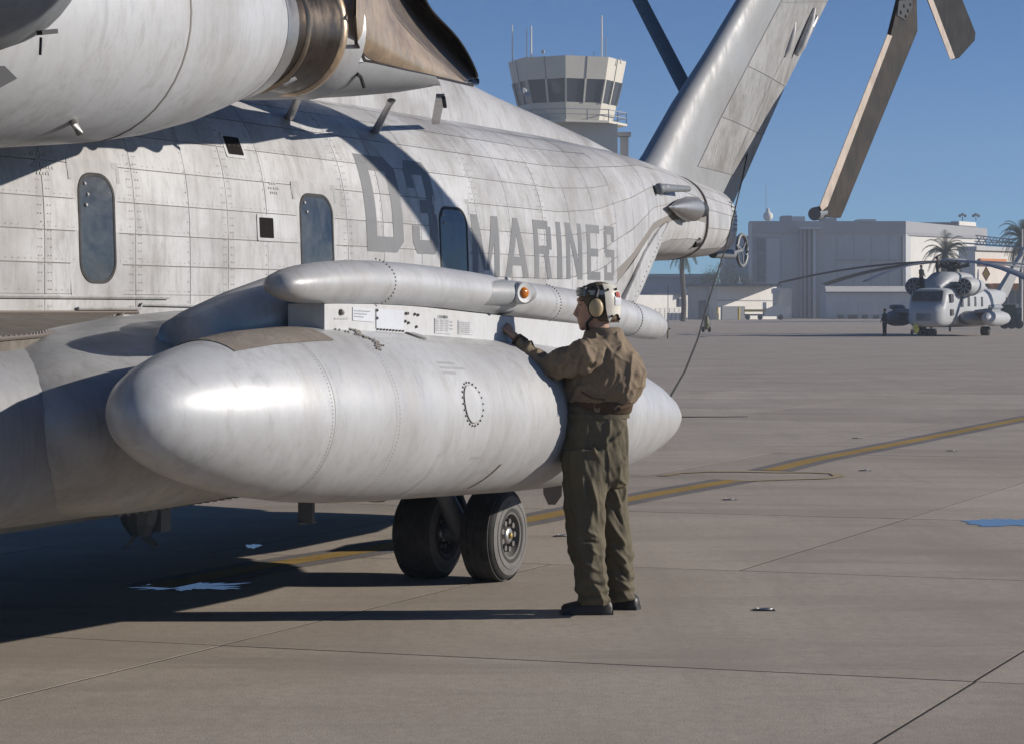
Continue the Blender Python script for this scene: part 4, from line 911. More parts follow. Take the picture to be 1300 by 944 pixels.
# torso core and legs inside clothing
bd.loft([ell(Q(757, 560, 0), .13, .10), ell(Q(757, 520, 0), .125, .10), ell(Q(765, 480, 0), .16, .10), ell(Q(765, 450, 0), .15, .08), ell(Q(762, 436, 0), .085, .07)])
LEG = [[Q(748, 570, -.08), Q(745, 670, -.09), Q(757, 765, -.09)], [Q(770, 570, .08), Q(777, 665, .10), Q(790, 757, .12)]]
for lg in LEG: bd.tube(lg, [.085, .055, .04], 12)
# left arm (near), reaching to the pylon with its hand; right arm lower behind
sh = Q(748, 447, -.15); el = Q(690, 463, -.10); wr = Q(655, 429, -.06); kn = Q(641, 416, -.03)
bd.tube([sh, el], [.05, .04], 12); bd.tube([el, wr], [.038, .026], 12)
bd.tube([wr, wr.lerp(kn, .5), kn], [(.029, .024), (.042, .020), (.050, .019)], 14)
def finger(root, pts, r):
    bd.tube([root] + pts, [r * 1.05, r, r * .93, r * .75][:len(pts) + 1], 8); bd.ball(pts[-1], r * .78, 8, 5)
for i, (dz, dxx, dd) in enumerate(((.044, .002, -.002), (.016, -.010, .004), (-.014, -.006, .006), (-.042, .006, .004))):
    k0 = kn + Vector((.004, .002, dz * .92)); k1 = k0 + Vector((-.030 + dxx, .016 + dd, .004)); k2 = k1 + Vector((-.012, .022, -.004)); k3 = k2 + Vector((.004, .016, -.006))
    finger(k0, [k1, k2, k3], .0105 if i < 3 else .0092)
t0 = wr.lerp(kn, .35) + Vector((0, .006, .030)); finger(t0, [t0 + Vector((-.024, .014, .022)), t0 + Vector((-.046, .026, .022))], .0115)
sh2 = Q(757, 452, .15); el2 = Q(705, 492, .16); wr2 = Q(684, 470, .30); kn2 = Q(676, 462, .36)
bd.tube([sh2, el2], [.05, .04], 12); bd.tube([el2, wr2], [.038, .026], 12); bd.tube([wr2, kn2], [(.028, .02), (.036, .018)], 12)
for dz in (.027, .009, -.009, -.026):
    k0 = kn2 + Vector((0, .004, dz)); finger(k0, [k0 + Vector((-.02, .026, .002)), k0 + Vector((-.026, .046, 0))], .0095)
finger(wr2.lerp(kn2, .3) + Vector((0, 0, .025)), [wr2.lerp(kn2, .3) + Vector((-.02, .02, .045)), wr2.lerp(kn2, .3) + Vector((-.036, .036, .045))], .011)
body = remesh('body', bd, 'skinp', .0062, 3, None, per)
mb = MB(); mb.ball((hc.x - .086, hc.y - .034, hc.z + .008), .012, 10, 6); local('eye', mb, 'skinp', per, 60, parent=body)
mb = MB(); mb.ball((hc.x - .094, hc.y - .037, hc.z + .008), .006, 8, 5); local('pupil', mb, 'black', per, 60, parent=body)
mb = MB(); mb.loft([ell((hc.x - .082, hc.y - .045, hc.z + .028 + i * .005), .016, .010, 10) for i in range(2)]); local('eyebrow', mb, 'hair', per, 60, parent=body)
# trousers
tr_ = MB()
def legloft(rows):
    tr_.loft([ell(Q((l + r) / 2, y, dy), (r - l) / 2 / 227.6 - .004, ry, 28) for y, l, r, dy, ry in rows])
tr_.loft([ell(Q((l + r) / 2, y, dy), (r - l) / 2 / 227.6, ry, 30, 0, 2.3) for y, l, r, dy, ry in ((512, 718, 798, 0, .12), (526, 715, 797, 0, .13), (545, 714, 798, 0, .145), (565, 713, 799, .01, .155), (590, 713, 799, .01, .16), (606, 714, 797, .01, .15), (618, 720, 792, .01, .10))])
legloft([(570, 714, 782, -.055, .115), (600, 713, 777, -.07, .115), (640, 715, 769, -.085, .105), (670, 718, 768, -.09, .10), (700, 722, 769, -.09, .096), (725, 727, 771, -.09, .092), (748, 731, 774, -.09, .09), (760, 735, 775, -.09, .084), (768, 737, 774, -.09, .080)])
legloft([(570, 738, 799, .07, .115), (600, 742, 798, .085, .115), (640, 752, 799, .095, .105), (670, 758, 802, .10, .10), (700, 763, 805, .11, .094), (725, 768, 806, .115, .09), (745, 771, 807, .12, .088), (757, 774, 807, .12, .082), (763, 776, 805, .12, .078)])
folds = [((742, 548, -.2), (768, 600, -.12), .011, .020), ((735, 556, -.2), (764, 590, -.2), .008, -.014), ((752, 568, -.2), (768, 596, -.2), .007, .014),
         ((736, 596, -.2), (744, 640, -.2), .014, .016), ((744, 600, -.2), (752, 660, -.2), .010, -.016), ((750, 610, -.18), (760, 655, -.18), .012, .018),
         ((740, 672, -.2), (764, 682, -.17), .008, .014), ((736, 684, -.2), (766, 690, -.17), .008, -.014), ((740, 694, -.2), (768, 706, -.17), .009, .012), ((742, 716, -.2), (770, 728, -.17), .008, .014), ((738, 735, -.2), (772, 745, -.17), .008, -.012), ((736, 748, -.2), (772, 757, -.17), .008, .013),
         ((770, 600, -.02), (797, 660, .0), .010, .016), ((771, 628, .0), (799, 680, .0), .009, -.015), ((770, 655, .0), (800, 700, .02), .010, .014), ((774, 690, .02), (803, 722, .02), .009, .016), ((774, 705, .02), (803, 742, .03), .008, -.014), ((776, 730, .03), (805, 750, .04), .008, .014),
         ((760, 575, -.15), (792, 545, -.1), .010, .012), ((765, 600, -.12), (796, 580, -.08), .009, .012), ((716, 560, -.12), (724, 650, -.15), .02, -.010)]
FD = [(Q(*a), Q(*b), w_, k_) for a, b, w_, k_ in folds]
def ridge(p, sx, sy, sz_): return max(0, 1 - 2.6 * abs(noise.noise(Vector((p.x * sx, p.y * sy, p.z * sz_))))) ** 2
def dtr(p, n_):
    d = .010 * (ridge(Vector((p.x + p.z * .5, p.y, p.z - p.x * .7)), 9, 9, 4) - .3) + .006 * fbm(p, 6) + .005 * fbm(Vector((p.x, p.y, p.z * .6 + p.x)), 18)
    low = max(0, .45 - p.z); d += low * .018 * math.sin(p.z * 95 + 9 * p.x + 3 * noise.noise(p * 6))
    for a, b, w_, k_ in FD: d += bump_line(p, a, b, w_ * 1.1, k_ * 1.5)
    return d
trs = remesh('trousers', tr_, 'trousers', .0065, 3, dtr, per)
mb = MB(); mb.loft([ell(Q(757, y, 0), .186, .135, 30, 0, 2.3) for y in (530, 524)]); local('waist_seam', mb, 'trousers', per, 60, parent=trs)
# jacket
jk = MB()
jk.loft([ell(Q((l + r) / 2, y, dy), (r - l) / 2 / 227.6, ry, 32, R(-12), 2.2) for y, l, r, dy, ry in ((521, 716, 801, 0, .125), (512, 714, 803, 0, .135), (504, 711, 810, 0, .15), (490, 712, 818, 0, .165), (472, 714, 821, 0, .17), (458, 718, 816, 0, .17), (446, 726, 805, 0, .165), (436, 733, 797, 0, .15), (428, 740, 793, 0, .12), (421, 744, 789, 0, .085))])
jk.tube([Q(764, 448, -.10), Q(742, 452, -.165), Q(715, 462, -.15), Q(692, 464, -.115), Q(683, 457, -.10)], [.085, .090, .080, .072, .062], 18)
jk.tube([Q(692, 466, -.115), Q(680, 456, -.10), Q(668, 444, -.085), Q(659, 434, -.065)], [.066, .062, .052, .043], 18)
jk.tube([Q(775, 455, .12), Q(750, 462, .16), Q(722, 480, .17), Q(702, 492, .17)], [.09, .085, .075, .062], 16)
jk.tube([Q(704, 493, .17), Q(694, 484, .22), Q(687, 473, .28)], [.062, .055, .043], 16)
jf = [((790, 440, -.12), (760, 500, -.18), .018, .014), ((800, 452, -.1), (785, 505, -.17), .016, .012), ((772, 440, -.18), (768, 480, -.2), .012, -.014), ((812, 470, -.05), (795, 512, -.15), .014, .012), ((750, 486, -.2), (780, 470, -.2), .012, -.012),
      ((742, 440, -.22), (730, 470, -.24), .008, .013), ((732, 442, -.2), (716, 470, -.22), .008, -.014), ((722, 445, -.2), (708, 474, -.2), .007, .014), ((712, 448, -.2), (696, 474, -.18), .008, -.013), ((702, 450, -.18), (690, 476, -.17), .007, .013), ((690, 448, -.15), (678, 466, -.16), .007, -.012), ((684, 442, -.14), (672, 460, -.14), .006, .012), ((674, 438, -.12), (664, 450, -.12), .006, .010),
      ((758, 445, -.2), (748, 476, -.22), .010, -.022), ((746, 478, -.2), (756, 498, -.2), .010, .014), ((716, 490, -.12), (750, 470, -.2), .014, .010)]
JF = [(Q(*a), Q(*b), w_, k_) for a, b, w_, k_ in jf]
zb = Q(0, 510).z
def djk(p, n_):
    d = .012 * (ridge(Vector((p.x - p.z * .4, p.y, p.z + p.x * .6)), 8, 8, 5) - .3) + .006 * (ridge(p, 17, 17, 12) - .3) + .008 * fbm(p, 5) + .004 * fbm(p, 13)
    if p.x < -.1: d += .005 * math.sin(95 * (p.x * .8 - p.z * .5) + 4 * noise.noise(p * 7))
    for a, b, w_, k_ in JF: d += bump_line(p, a, b, w_ * 1.15, k_ * 1.8)
    if p.z < zb: d += -.006
    return d
jack = remesh('jacket', jk, 'jacket', .0065, 4, djk, per)
mb = MB(); rb = [ell(Q((l + r) / 2, y, 0), (r - l) / 2 / 227.6 + .003, ry, 40, R(-12), 2.2) for y, l, r, ry in ((524, 717, 800, .122), (520, 715, 802, .13), (514, 714, 803, .136), (509, 714, 805, .140))]
mb.loft(rb, True, False); local('waistband', mb, 'jacket_rib', per, 60, parent=jack)
mb = MB(); mb.loft([ell(Q((l + r) / 2, y, 0), (r - l) / 2 / 227.6, ry, 30, R(-12)) for y, l, r, ry in ((430, 740, 794, .10), (423, 742, 792, .095), (417, 744, 790, .088), (416, 748, 786, .080), (424, 750, 782, .075))], True, False); local('collar', mb, 'jacket', per, 60, parent=jack)
mb = MB(); mb.tube([Q(664, 438, -.072), Q(655, 430, -.062)], [.044, .037], 16); local('cuff', mb, 'jacket_rib', per, 60, parent=jack)
mb = MB(); mb.bar(Q(738, 497, -.175), Q(752, 505, -.185), .006, .012); mb.bar(Q(752, 505, -.185), Q(768, 507, -.18), .006, .01); local('pocket_flap', mb, 'jacket_rib', per, None, parent=jack)
mb = MB(); mb.tube([Q(786, 518, -.13), Q(798, 514, -.09), Q(802, 512, -.06)], [.012, .018, .012], 8); local('band_tab', mb, 'jacket_rib', per, 60, parent=jack)
# boots
def boot(c, ang, lab):
    mb = MB(); d = Vector((math.cos(ang), math.sin(ang), 0)); sd = Vector((-d.y, d.x, 0)); rings = []
    for t, w_, h in ((-.085, .028, .045), (-.075, .038, .065), (-.04, .043, .09), (.0, .043, .10), (.05, .042, .088), (.10, .046, .066), (.15, .048, .055), (.185, .040, .045), (.20, .022, .030)):
        p = Vector(c) + d * t; rings.append([p + sd * (w_ * math.copysign(abs(math.cos(q)) ** .8, math.cos(q))) + Vector((0, 0, .012 + (h - .0) * max(0, math.sin(q)) ** .7)) for q in [math.pi * k / 10 for k in range(11)]])
    mb.loft(rings); b = local('boot', mb, 'boot', per, 60, label=lab)
    mb = MB(); so_ = [Vector(c) + d * t + sd * w_ for t, w_ in ((-.09, -.03), (-.03, -.044), (.05, -.042), (.14, -.052), (.19, -.042), (.21, 0), (.19, .042), (.14, .052), (.05, .042), (-.03, .044), (-.09, .03))]
    mb.prism([q + Vector((0, 0, .0)) for q in so_], (0, 0, .022)); local('sole', mb, 'black', per, parent=b)
fb = gnd(758, 779); boot((fb.x - PX, fb.y - PY, 0), R(180), 'left boot pointing toward the helicopter nose')
fb = gnd(793, 772); boot((fb.x - PX, fb.y - PY, 0), R(150), None)
# helmet: cloth cap, hard back plates, ear cup, goggles
hm = MB(); hh = []
for z_, cx, rx, ry in ((-.085, .048, .058, .080), (-.05, .028, .090, .092), (-.01, .018, .102, .096), (.04, .012, .112, .098), (.08, .010, .104, .090), (.108, .010, .084, .072), (.128, .010, .052, .045), (.136, .01, .02, .02)):
    hh.append(ell((hc.x + cx, hc.y, hc.z + z_), rx, ry, 32))
hm.loft(hh)
helmet = remesh('helmet', hm, 'hcloth', .008, 2, lambda p, n_: .002 * fbm(p, 25), per)
def hp(ang, z, off):   # point on the helmet shell; ang 0 = front (-x), +90 = near side (-y)
    rows_h = [(-.10, .05, .06, .082), (-.05, .028, .090, .092), (-.01, .018, .102, .096), (.04, .012, .112, .098), (.08, .010, .104, .090), (.108, .010, .084, .072), (.13, .010, .052, .045)]
    cx, rx, ry = tab(rows_h, z); a = R(ang); return Vector((hc.x + cx - (rx + off) * math.cos(a), hc.y - (ry + off) * math.sin(a), hc.z + z))
def shell(a0, a1, z0f, z1f, off, mat, name, par, na=12, nz=8, th=.008):
    mb = MB(); r = []
    for i in range(nz + 1):
        t = i / nz; r.append([hp(lerp(a0, a1, j / na), lerp(z0f(j / na), z1f(j / na), t), off) for j in range(na + 1)])
    r2 = [[p + (Vector((hc.x + .01, hc.y, hc.z)) - p).normalized() * th for p in q] for q in r]
    mb.loft(r, False); o = len(mb.v); mb.loft(r2, False)
    n1 = na + 1; N_ = (nz + 1) * n1
    for j in range(na): mb.f += [(j, j + 1, o + j + 1, o + j), (N_ - n1 + j, N_ - n1 + j + 1, o + N_ - n1 + j + 1, o + N_ - n1 + j)]
    for i in range(nz): mb.f += [(i * n1, (i + 1) * n1, o + (i + 1) * n1, o + i * n1), (i * n1 + na, (i + 1) * n1 + na, o + (i + 1) * n1 + na, o + i * n1 + na)]
    return local(name, mb, mat, per, 50, parent=par)
bk = shell(104, 256, lambda u: -.092 + .05 * abs(math.sin(u * math.pi * 2)) * (u < .5), lambda u: .126 - .01 * u, .012, 'hwhite', 'back_plate', helmet)
fr = shell(-60, 62, lambda u: .058, lambda u: .115, .010, 'hcloth', 'front_plate', helmet)
mb = MB()
for a, z in ((114, .092), (118, -.055), (150, -.07), (146, .095)): 
    p = hp(a, z, .019); mb.ball(p, .008, 8, 5)
local('plate_holes', mb, 'black', per, 60, parent=helmet)['kind'] = 'stuff'
m_sh = shell(133, 165, lambda u: .005, lambda u: .055, .0150, 'plate', 'reflective_patch', helmet, 6, 4, .002)
mb = MB()
for a, b in (((140, .078), (139, .05)), ((139, .064), (143, .064)), ((143, .078), (143.5, .052)), ((147, .08), (146, .048)), ((147, .08), (151, .074)), ((151, .074), (151, .050)), ((154, .076), (153, .048))):
    mb.bar(hp(a[0], a[1], .016), hp(b[0], b[1], .016), .006, .005)
local('red_lettering', mb, 'red', per, parent=helmet)
ec = Q(757, 391, -.112)
mb = MB(); mb.loft([[ec + Vector((rx * math.cos(t), dy, rz * math.sin(t))) for t in [2 * math.pi * k / 24 for k in range(24)]] for rx, rz, dy in ((.040, .052, .035), (.046, .058, .02), (.047, .059, .0))]); local('ear_cushion', mb, 'black', per, 50, parent=helmet)
mb = MB(); mb.loft([[ec + Vector((rx * math.cos(t) - .001, dy, rz * math.sin(t))) for t in [2 * math.pi * k / 24 for k in range(24)]] for rx, rz, dy in ((.039, .052, .001), (.039, .052, -.014), (.033, .046, -.026), (.022, .033, -.031), (.006, .01, -.0325))]); local('ear_cup', mb, 'tan', per, 60, parent=helmet)
mb = MB(); mb.tube([ec + Vector((.0, .01, .058)), hp(84, .09, .012), hp(70, .12, .006)], [.012, .012, .01], 8); mb.tube([ec + Vector((-.02, .012, -.05)), ec + Vector((-.052, .03, -.085)), Vector((hc.x - .055, hc.y - .03, hc.z - .135))], [.010, .008, .008], 8); local('chin_strap', mb, 'black', per, 60, parent=helmet)
g0 = MB()
gz = lambda a: .078 + .012 * math.cos(R(a))
rg_ = []
for a in range(-52, 56, 8):
    p = hp(a, .078, .006); d = (p - Vector((hc.x + .01, hc.y, p.z))).normalized(); rg_.append([p - Vector((0, 0, .024)), p + d * .014 - Vector((0, 0, .020)), p + d * .018, p + d * .012 + Vector((0, 0, .026)), p + Vector((0, 0, .028))])
g0.loft(rg_); local('goggle_frame', g0, 'dgray', per, 30, parent=helmet)
g0 = MB(); g0.loft([[(r[1] + (r[1] - r[0]).normalized() * .003 + Vector((0, 0, .003))), r[2] + (r[2] - r[0]).normalized() * .003, r[3] + (r[3] - r[0]).normalized() * .003 - Vector((0, 0, .004))] for r in rg_[1:-1]], False); local('goggle_lens', g0, 'goggle', per, 60, parent=helmet)
g0 = MB()
for a0 in range(56, 108, 6): g0.bar(hp(a0, .075, .006), hp(a0 + 6, .075, .006), .006, .026)
local('goggle_strap', g0, 'gray', per, 40, parent=helmet)
# ================================================================ FAR HELICOPTER
FU = Vector((math.sin(R(27)), math.cos(R(27)), 0)); FN = Vector((math.cos(R(27)), -math.sin(R(27)), 0)); FO = Vector((27.0, 143.5, 0))
def LF(s, n, z): return FO + FU * s + FN * n + Vector((0, 0, z))
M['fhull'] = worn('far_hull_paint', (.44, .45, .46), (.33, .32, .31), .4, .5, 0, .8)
M['fblue'] = worn('far_hull_grey', (.27, .29, .32), (.2, .2, .2), .4, .5, 0, .8)  # grey parts, and a darker hull copy for the side away from the sun
M['fdark'] = principled('far_dark', (.025, .026, .028), .6)
fh = thing('helicopter', 'distant grey helicopter parked nose on, rotor blades drooping, two men on top', 'helicopter', LF(6, 0, 0))
def fr_(s, w_, zt, zb, e=2.8, m=24, n0=0.0):
    zc = (zt + zb) / 2; h = (zt - zb) / 2
    return [LF(s, n0 + w_ * math.copysign(abs(math.cos(t)) ** (2 / e), math.cos(t)), zc + h * math.copysign(abs(math.sin(t)) ** (2 / e), math.sin(t))) for t in [2 * math.pi * (k + .5) / m for k in range(m)]]
fb_ = obj('fuselage', MB().loft([fr_(*q, 4.5) for q in ((-.75, .55, 1.6, .9), (-.55, .95, 1.95, .7), (0, 1.22, 2.2, .6), (.45, 1.27, 3.05, .58), (1.2, 1.3, 3.15, .56), (3, 1.35, 3.2, .55), (11, 1.35, 3.2, .55), (14, 1.1, 3.2, 1.7), (17, .7, 3.1, 2.1), (18.6, .4, 3.0, 2.3))]), 'fhull', fh, 50)
def fbox(name, s0, s1, n0, n1, z0, z1, mat, par=fh): 
    return obj(name, MB().loft([[LF(s0, n0, z0), LF(s0, n1, z0), LF(s0, n1, z1), LF(s0, n0, z1)], [LF(s1, n0, z0), LF(s1, n1, z0), LF(s1, n1, z1), LF(s1, n0, z1)]]), mat, par)
for n0, n1 in ((-1.02, -.36), (-.32, .32), (.36, 1.02)):
    w_ = obj('cockpit_window', MB().prism([LF(.02, n0, 2.28), LF(.02, n1, 2.28), LF(.38, n1 * .97, 2.92), LF(.38, n0 * .97, 2.92)], FU * -.06), 'glass', fb_)
for s0, s1, z0, z1 in ((.75, 1.45, 2.2, 2.75), (.9, 1.5, 1.35, 1.75), (3.2, 3.8, 1.9, 2.6), (4.9, 5.4, 1.95, 2.6), (6.6, 7.0, 1.95, 2.6), (8.3, 8.7, 1.95, 2.6)):
    obj('side_window', MB().prism([LF(s0, 1.33, z0), LF(s1, 1.33, z0), LF(s1, 1.3, z1), LF(s0, 1.3, z1)], FN * .06), 'fdark', fb_)
fbox('nose_panel', -.75, -.70, -.5, .5, 1.0, 1.5, 'fblue', fb_)
obj('upper_fairing', MB().loft([fr_(*q) for q in ((1.4, .5, 3.3, 3.05), (2.2, .8, 3.9, 3.0), (3.5, .9, 4.25, 3.0), (8, .9, 4.3, 3.0), (12, .5, 3.7, 3.0), (14, .3, 3.3, 3.0))]), 'fhull', fh, 50)
def frg(s, n, z, r, m=20): return [LF(s, n + r * math.cos(t), z + r * math.sin(t)) for t in [2 * math.pi * k / m for k in range(m)]]
for sgn, lb in ((1, 'engine on the sunlit side'), (-1, 'engine on the shaded side')):
    e_ = obj('engine', MB().loft([frg(2.6, sgn * 1.75, 3.25, .50), frg(3.0, sgn * 1.75, 3.25, .62), (frg(4.4, sgn * 1.75, 3.25, .62)), frg(6.5, sgn * 1.7, 3.3, .42)]), 'fhull' if sgn > 0 else 'fblue', fh, 50, label=lb)  # engine away from the sun gets its shade as a darker colour
    obj('intake_face', MB().loft([frg(2.55, sgn * 1.75, 3.25, .5), frg(2.5, sgn * 1.75, 3.25, .42)]), 'fdark', e_)
    m2 = MB()
    for k in range(9): m2.bar(LF(2.46, sgn * 1.75 + .12 * math.cos(k * .7), 3.25 + .12 * math.sin(k * .7)), LF(2.46, sgn * 1.75 + .5 * math.cos(k * .7), 3.25 + .5 * math.sin(k * .7)), .05, .04)
    obj('intake_vanes', m2, 'fhull', e_)
    s_ = obj('sponson', MB().loft([fr_(s, w_, zt, zb, 2.3, 20, sgn * 1.75) for s, w_, zt, zb in ((2.6, .15, 1.2, 1.0), (3, .5, 1.5, .8), (4, .75, 1.65, .68), (8, .75, 1.6, .68), (10, .3, 1.3, .9))]), 'fblue', fh, 50)
    t_ = obj('fuel_tank', MB().loft([frg(s, sgn * 3.3, 1.15, r, 24) for s, r in ((1.9, .02), (2.0, .16), (2.3, .32), (2.8, .45), (3.6, .52), (5.5, .52), (7, .38), (8.2, .1))]), 'fhull' if sgn > 0 else 'fblue', fh, 50)  # tank on that side has its shade in the colour too
    obj('stores_pylon', MB().loft([[LF(s, sgn * 2.2, 1.5), LF(s, sgn * 3.4, 1.6), LF(s, sgn * 3.4, 1.85), LF(s, sgn * 2.2, 1.7)] for s in (3.4, 5.5)]), 'fblue', fh)
    obj('sensor_pod', MB().loft([frg(s, sgn * 3.35, 1.9, r, 16) for s, r in ((2.8, .02), (3.0, .13), (3.6, .17), (5.5, .16), (6.3, .03))]), 'fblue', fh, 50)
    w_ = obj('wheel', MB().loft([[LF(6.2 + r * math.cos(t), sgn * 2.2 + dn_, .3 + r * math.sin(t)) for t in [2 * math.pi * k / 20 for k in range(20)]] for dn_, r in ((-.3, .22), (-.26, .3), (.26, .3), (.3, .22))]), 'rubber', fh, 50)
w_ = obj('nose_wheel', MB().loft([[LF(.9 + r * math.cos(t), dn_, .24 + r * math.sin(t)) for t in [2 * math.pi * k / 20 for k in range(20)]] for dn_, r in ((-.35, .18), (-.32, .24), (-.12, .24), (-.1, .18), (.1, .18), (.12, .24), (.32, .24), (.35, .18))]), 'rubber', fh, 50)
obj('nose_gear_leg', MB().bar(LF(.9, 0, .25), LF(1.0, 0, .7), .14, .14), 'fhull', fh)
fbox('blade_antenna', 3.0, 3.3, .6, .66, .28, .6, 'fdark')
hp_ = LF(6.2, 0, 4.95)
fhub = obj('rotor_hub', MB().tube([LF(6.2, 0, 4.1), LF(6.2, 0, 4.6), hp_], [.5, .35, .3], 14), 'fdark', fh, 40)
obj('rotor_cap', MB().ball(LF(6.2, 0, 5.05), .95, 20, 6, (1, 1, .16)), 'fhull', fhub, 50)
m2 = MB()
for k in range(14):
    t = k * math.pi / 7; d = Vector((math.cos(t), math.sin(t), 0)); p = Vector(hp_); m2.bar(p + d * .3 + Vector((0, 0, -.45)), p + d * 1.1 + Vector((0, 0, -.1 if k % 2 else -.25)), .10, .12)
obj('pitch_links', m2, 'fdark', fhub)
for k in range(7):
    b = R(180 + k * 360 / 7); d = Vector((math.cos(b), math.sin(b), 0)); pd = Vector((-d.y, d.x, 0)); rings = []
    for r in (.5, 1.4, 1.9, 4, 6, 8, 10, 11.8):
        ch = .1 if r < 1.7 else .36; p = Vector(hp_) + d * r; p.z = 4.95 + .05 - .0105 * r * r
        rings.append([p - pd * ch - Vector((0, 0, .06)), p - pd * ch * .4 + Vector((0, 0, .05)), p + pd * ch + Vector((0, 0, .06)), p - pd * ch * .4 - Vector((0, 0, .07))])
    obj('rotor_blade', MB().loft(rings), 'fblue', fhub, 40)
ft = obj('tail_pylon', MB().loft([[LF(17.2, .25, 2.9), LF(19.6, .25, 2.6), LF(19.6, -.1, 2.6), LF(17.2, -.1, 2.9)], [LF(19.6, 1.6, 6.3), LF(20.9, 1.6, 6.3), LF(20.9, 1.4, 6.3), LF(19.6, 1.4, 6.3)]]), 'fhull', fh)
fc = LF(20.3, 2.0, 6.3)
for k in range(4):
    t = R(35 + 90 * k); a = FU * math.cos(t) + Vector((0, 0, math.sin(t))); b_ = FU * -math.sin(t) + Vector((0, 0, math.cos(t)))
    obj('tail_rotor_blade', MB().prism([fc + a * .3 - b_ * .18, fc + a * 3 - b_ * .18, fc + a * 3 + b_ * .18, fc + a * .3 + b_ * .18], FN * .06), 'fblue', ft)
obj('stabiliser', MB().prism([LF(19.8, 1.3, 6.2), LF(20.9, 1.3, 6.2), LF(20.9, -3.2, 6.6), LF(20.2, -3.2, 6.6)], (0, 0, .1)), 'fhull', ft)
# small people
M['uniform'] = cloth('dark_uniform', (.035, .035, .032), 10)
def figure(loc, label, rz=0, sit=False, h=1.75, mat='uniform', hair='hair'):
    r = thing('person', label, 'person', loc, None, rz); k = h / 1.75; b = MB()
    for sx in (-.10, .10):
        b.tube([(sx, 0, .03), (sx, 0, .48 * k), (sx * .9, 0, .9 * k)], [.06, .075, .10], 10); b.tube([(sx, .0, .03), (sx, -.14, .03)], [.05, .035], 8)
        b.tube([(sx * 2.0, 0, 1.42 * k), (sx * 2.4, -.02, 1.12 * k), (sx * 2.0, -.14, .95 * k)], [.055, .045, .04], 8)
    b.loft([ell((0, 0, z * k), rx, ry, 16) for z, rx, ry in ((.85, .16, .11), (1.0, .17, .12), (1.2, .18, .12), (1.38, .21, .12), (1.47, .12, .09), (1.52, .055, .055), (1.6, .05, .05))])
    remesh('clothes', b, mat, .025, 2, None, r)
    hb = MB(); hb.ball((0, -.01, 1.65 * k), .10, 14, 10, (.85, 1, 1.2)); hb.ball((0, -.11, 1.64 * k), .02, 6, 4); local('head', hb, 'skinp', r, 60)
    hb = MB(); hb.ball((0, .012, 1.69 * k), .105, 14, 8, (.9, 1, 1)); local('cap', hb, hair, r, 60)
    hb = MB()
    for sx in (-.19, .19):
        p0 = Vector((sx, -.16, .93 * k)); hb.ball(tuple(p0), .04, 8, 6, (.6, .8, 1.1))
        for f in range(4): hb.tube([p0 + Vector((0, -.02 + .012 * f, -.02)), p0 + Vector((0, -.02 + .012 * f, -.075))], .008, 5)
        hb.tube([p0 + Vector((0, -.03, 0)), p0 + Vector((-.01, -.06, -.03))], .009, 5)
    local('hands', hb, 'skinp', r, 60)['kind'] = 'stuff'
    return r
figure(gnd(1123, 426.5), 'man in dark uniform standing left of the distant helicopter', R(-60))
figure(LF(2.6, -1.15, 3.15), 'man on the shaded side of the distant helicopter roof, beside the engine', R(40), h=1.5)
figure(LF(3.6, -.35, 3.75), 'man working higher up on the distant helicopter roof by the rotor mast', R(80), h=1.45)
# fire extinguisher carts
def cart(loc, label, body, rz, h=1.0):
    r = thing('extinguisher_cart', label, 'fire extinguisher', loc, 'wheeled fire extinguishers on the apron', rz)
    b = MB(); b.tube([(0, 0, .22), (0, 0, .28), (0, 0, .95 * h), (0, 0, 1.05 * h), (0, 0, 1.12 * h)], [.12, .19, .19, .12, .05], 16); local('cylinder', b, body, r, 50)
    for s_ in (-1, 1):
        b = MB(); b.loft([[(s_ * .27 + dx, .05 + rr * math.cos(t), .22 + rr * math.sin(t)) for t in [2 * math.pi * k / 16 for k in range(16)]] for dx, rr in ((-.04, .15), (-.03, .22), (.03, .22), (.04, .15))]); local('wheel', b, 'rubber', r, 50)
    b = MB(); b.tube([(-.22, .1, .2), (-.22, .16, 1.15 * h), (.22, .16, 1.15 * h), (.22, .1, .2)], .02, 6); b.tube([(-.26, .05, .22), (.26, .05, .22)], .02, 6); local('frame', b, 'fdark', r)
    b = MB(); b.tube([(.05, -.15, 1.1 * h), (.24, -.2, .9 * h), (.22, -.22, .5 * h), (.0, -.22, .42 * h)], .02, 6); local('hose', b, 'black', r, 40)
    return r
M['ext_green'] = worn('extinguisher_olive', (.16, .16, .07), (.3, .25, .12), .5, .5, 0, 4); M['ext_yellow'] = worn('extinguisher_yellow', (.75, .68, .12), (.4, .35, .15), .3, .5, 0, 4)
cart(gnd(897, 422), 'olive wheeled fire extinguisher standing alone on the apron behind the tail', 'ext_green', .4, 1.15)
cart(gnd(1163, 427), 'yellow wheeled fire extinguisher before the nose of the distant helicopter', 'ext_yellow', .1, 1.3)
m2 = MB(); m2.tube([(0, 0, 0), (0, .0, .5), (.12, 0, .62)], [.06, .05, .08], 8); hy = thing('hydrant_post', 'small dark post on the apron just beyond the tip of the pod', 'post', gnd(848, 430)); local('post', m2, 'ext_green', hy)
m2 = MB(); m2.tube([(0, 0, .5), (0, 0, 3.2)], .02, 6); local('whip', m2, 'wire', hy)
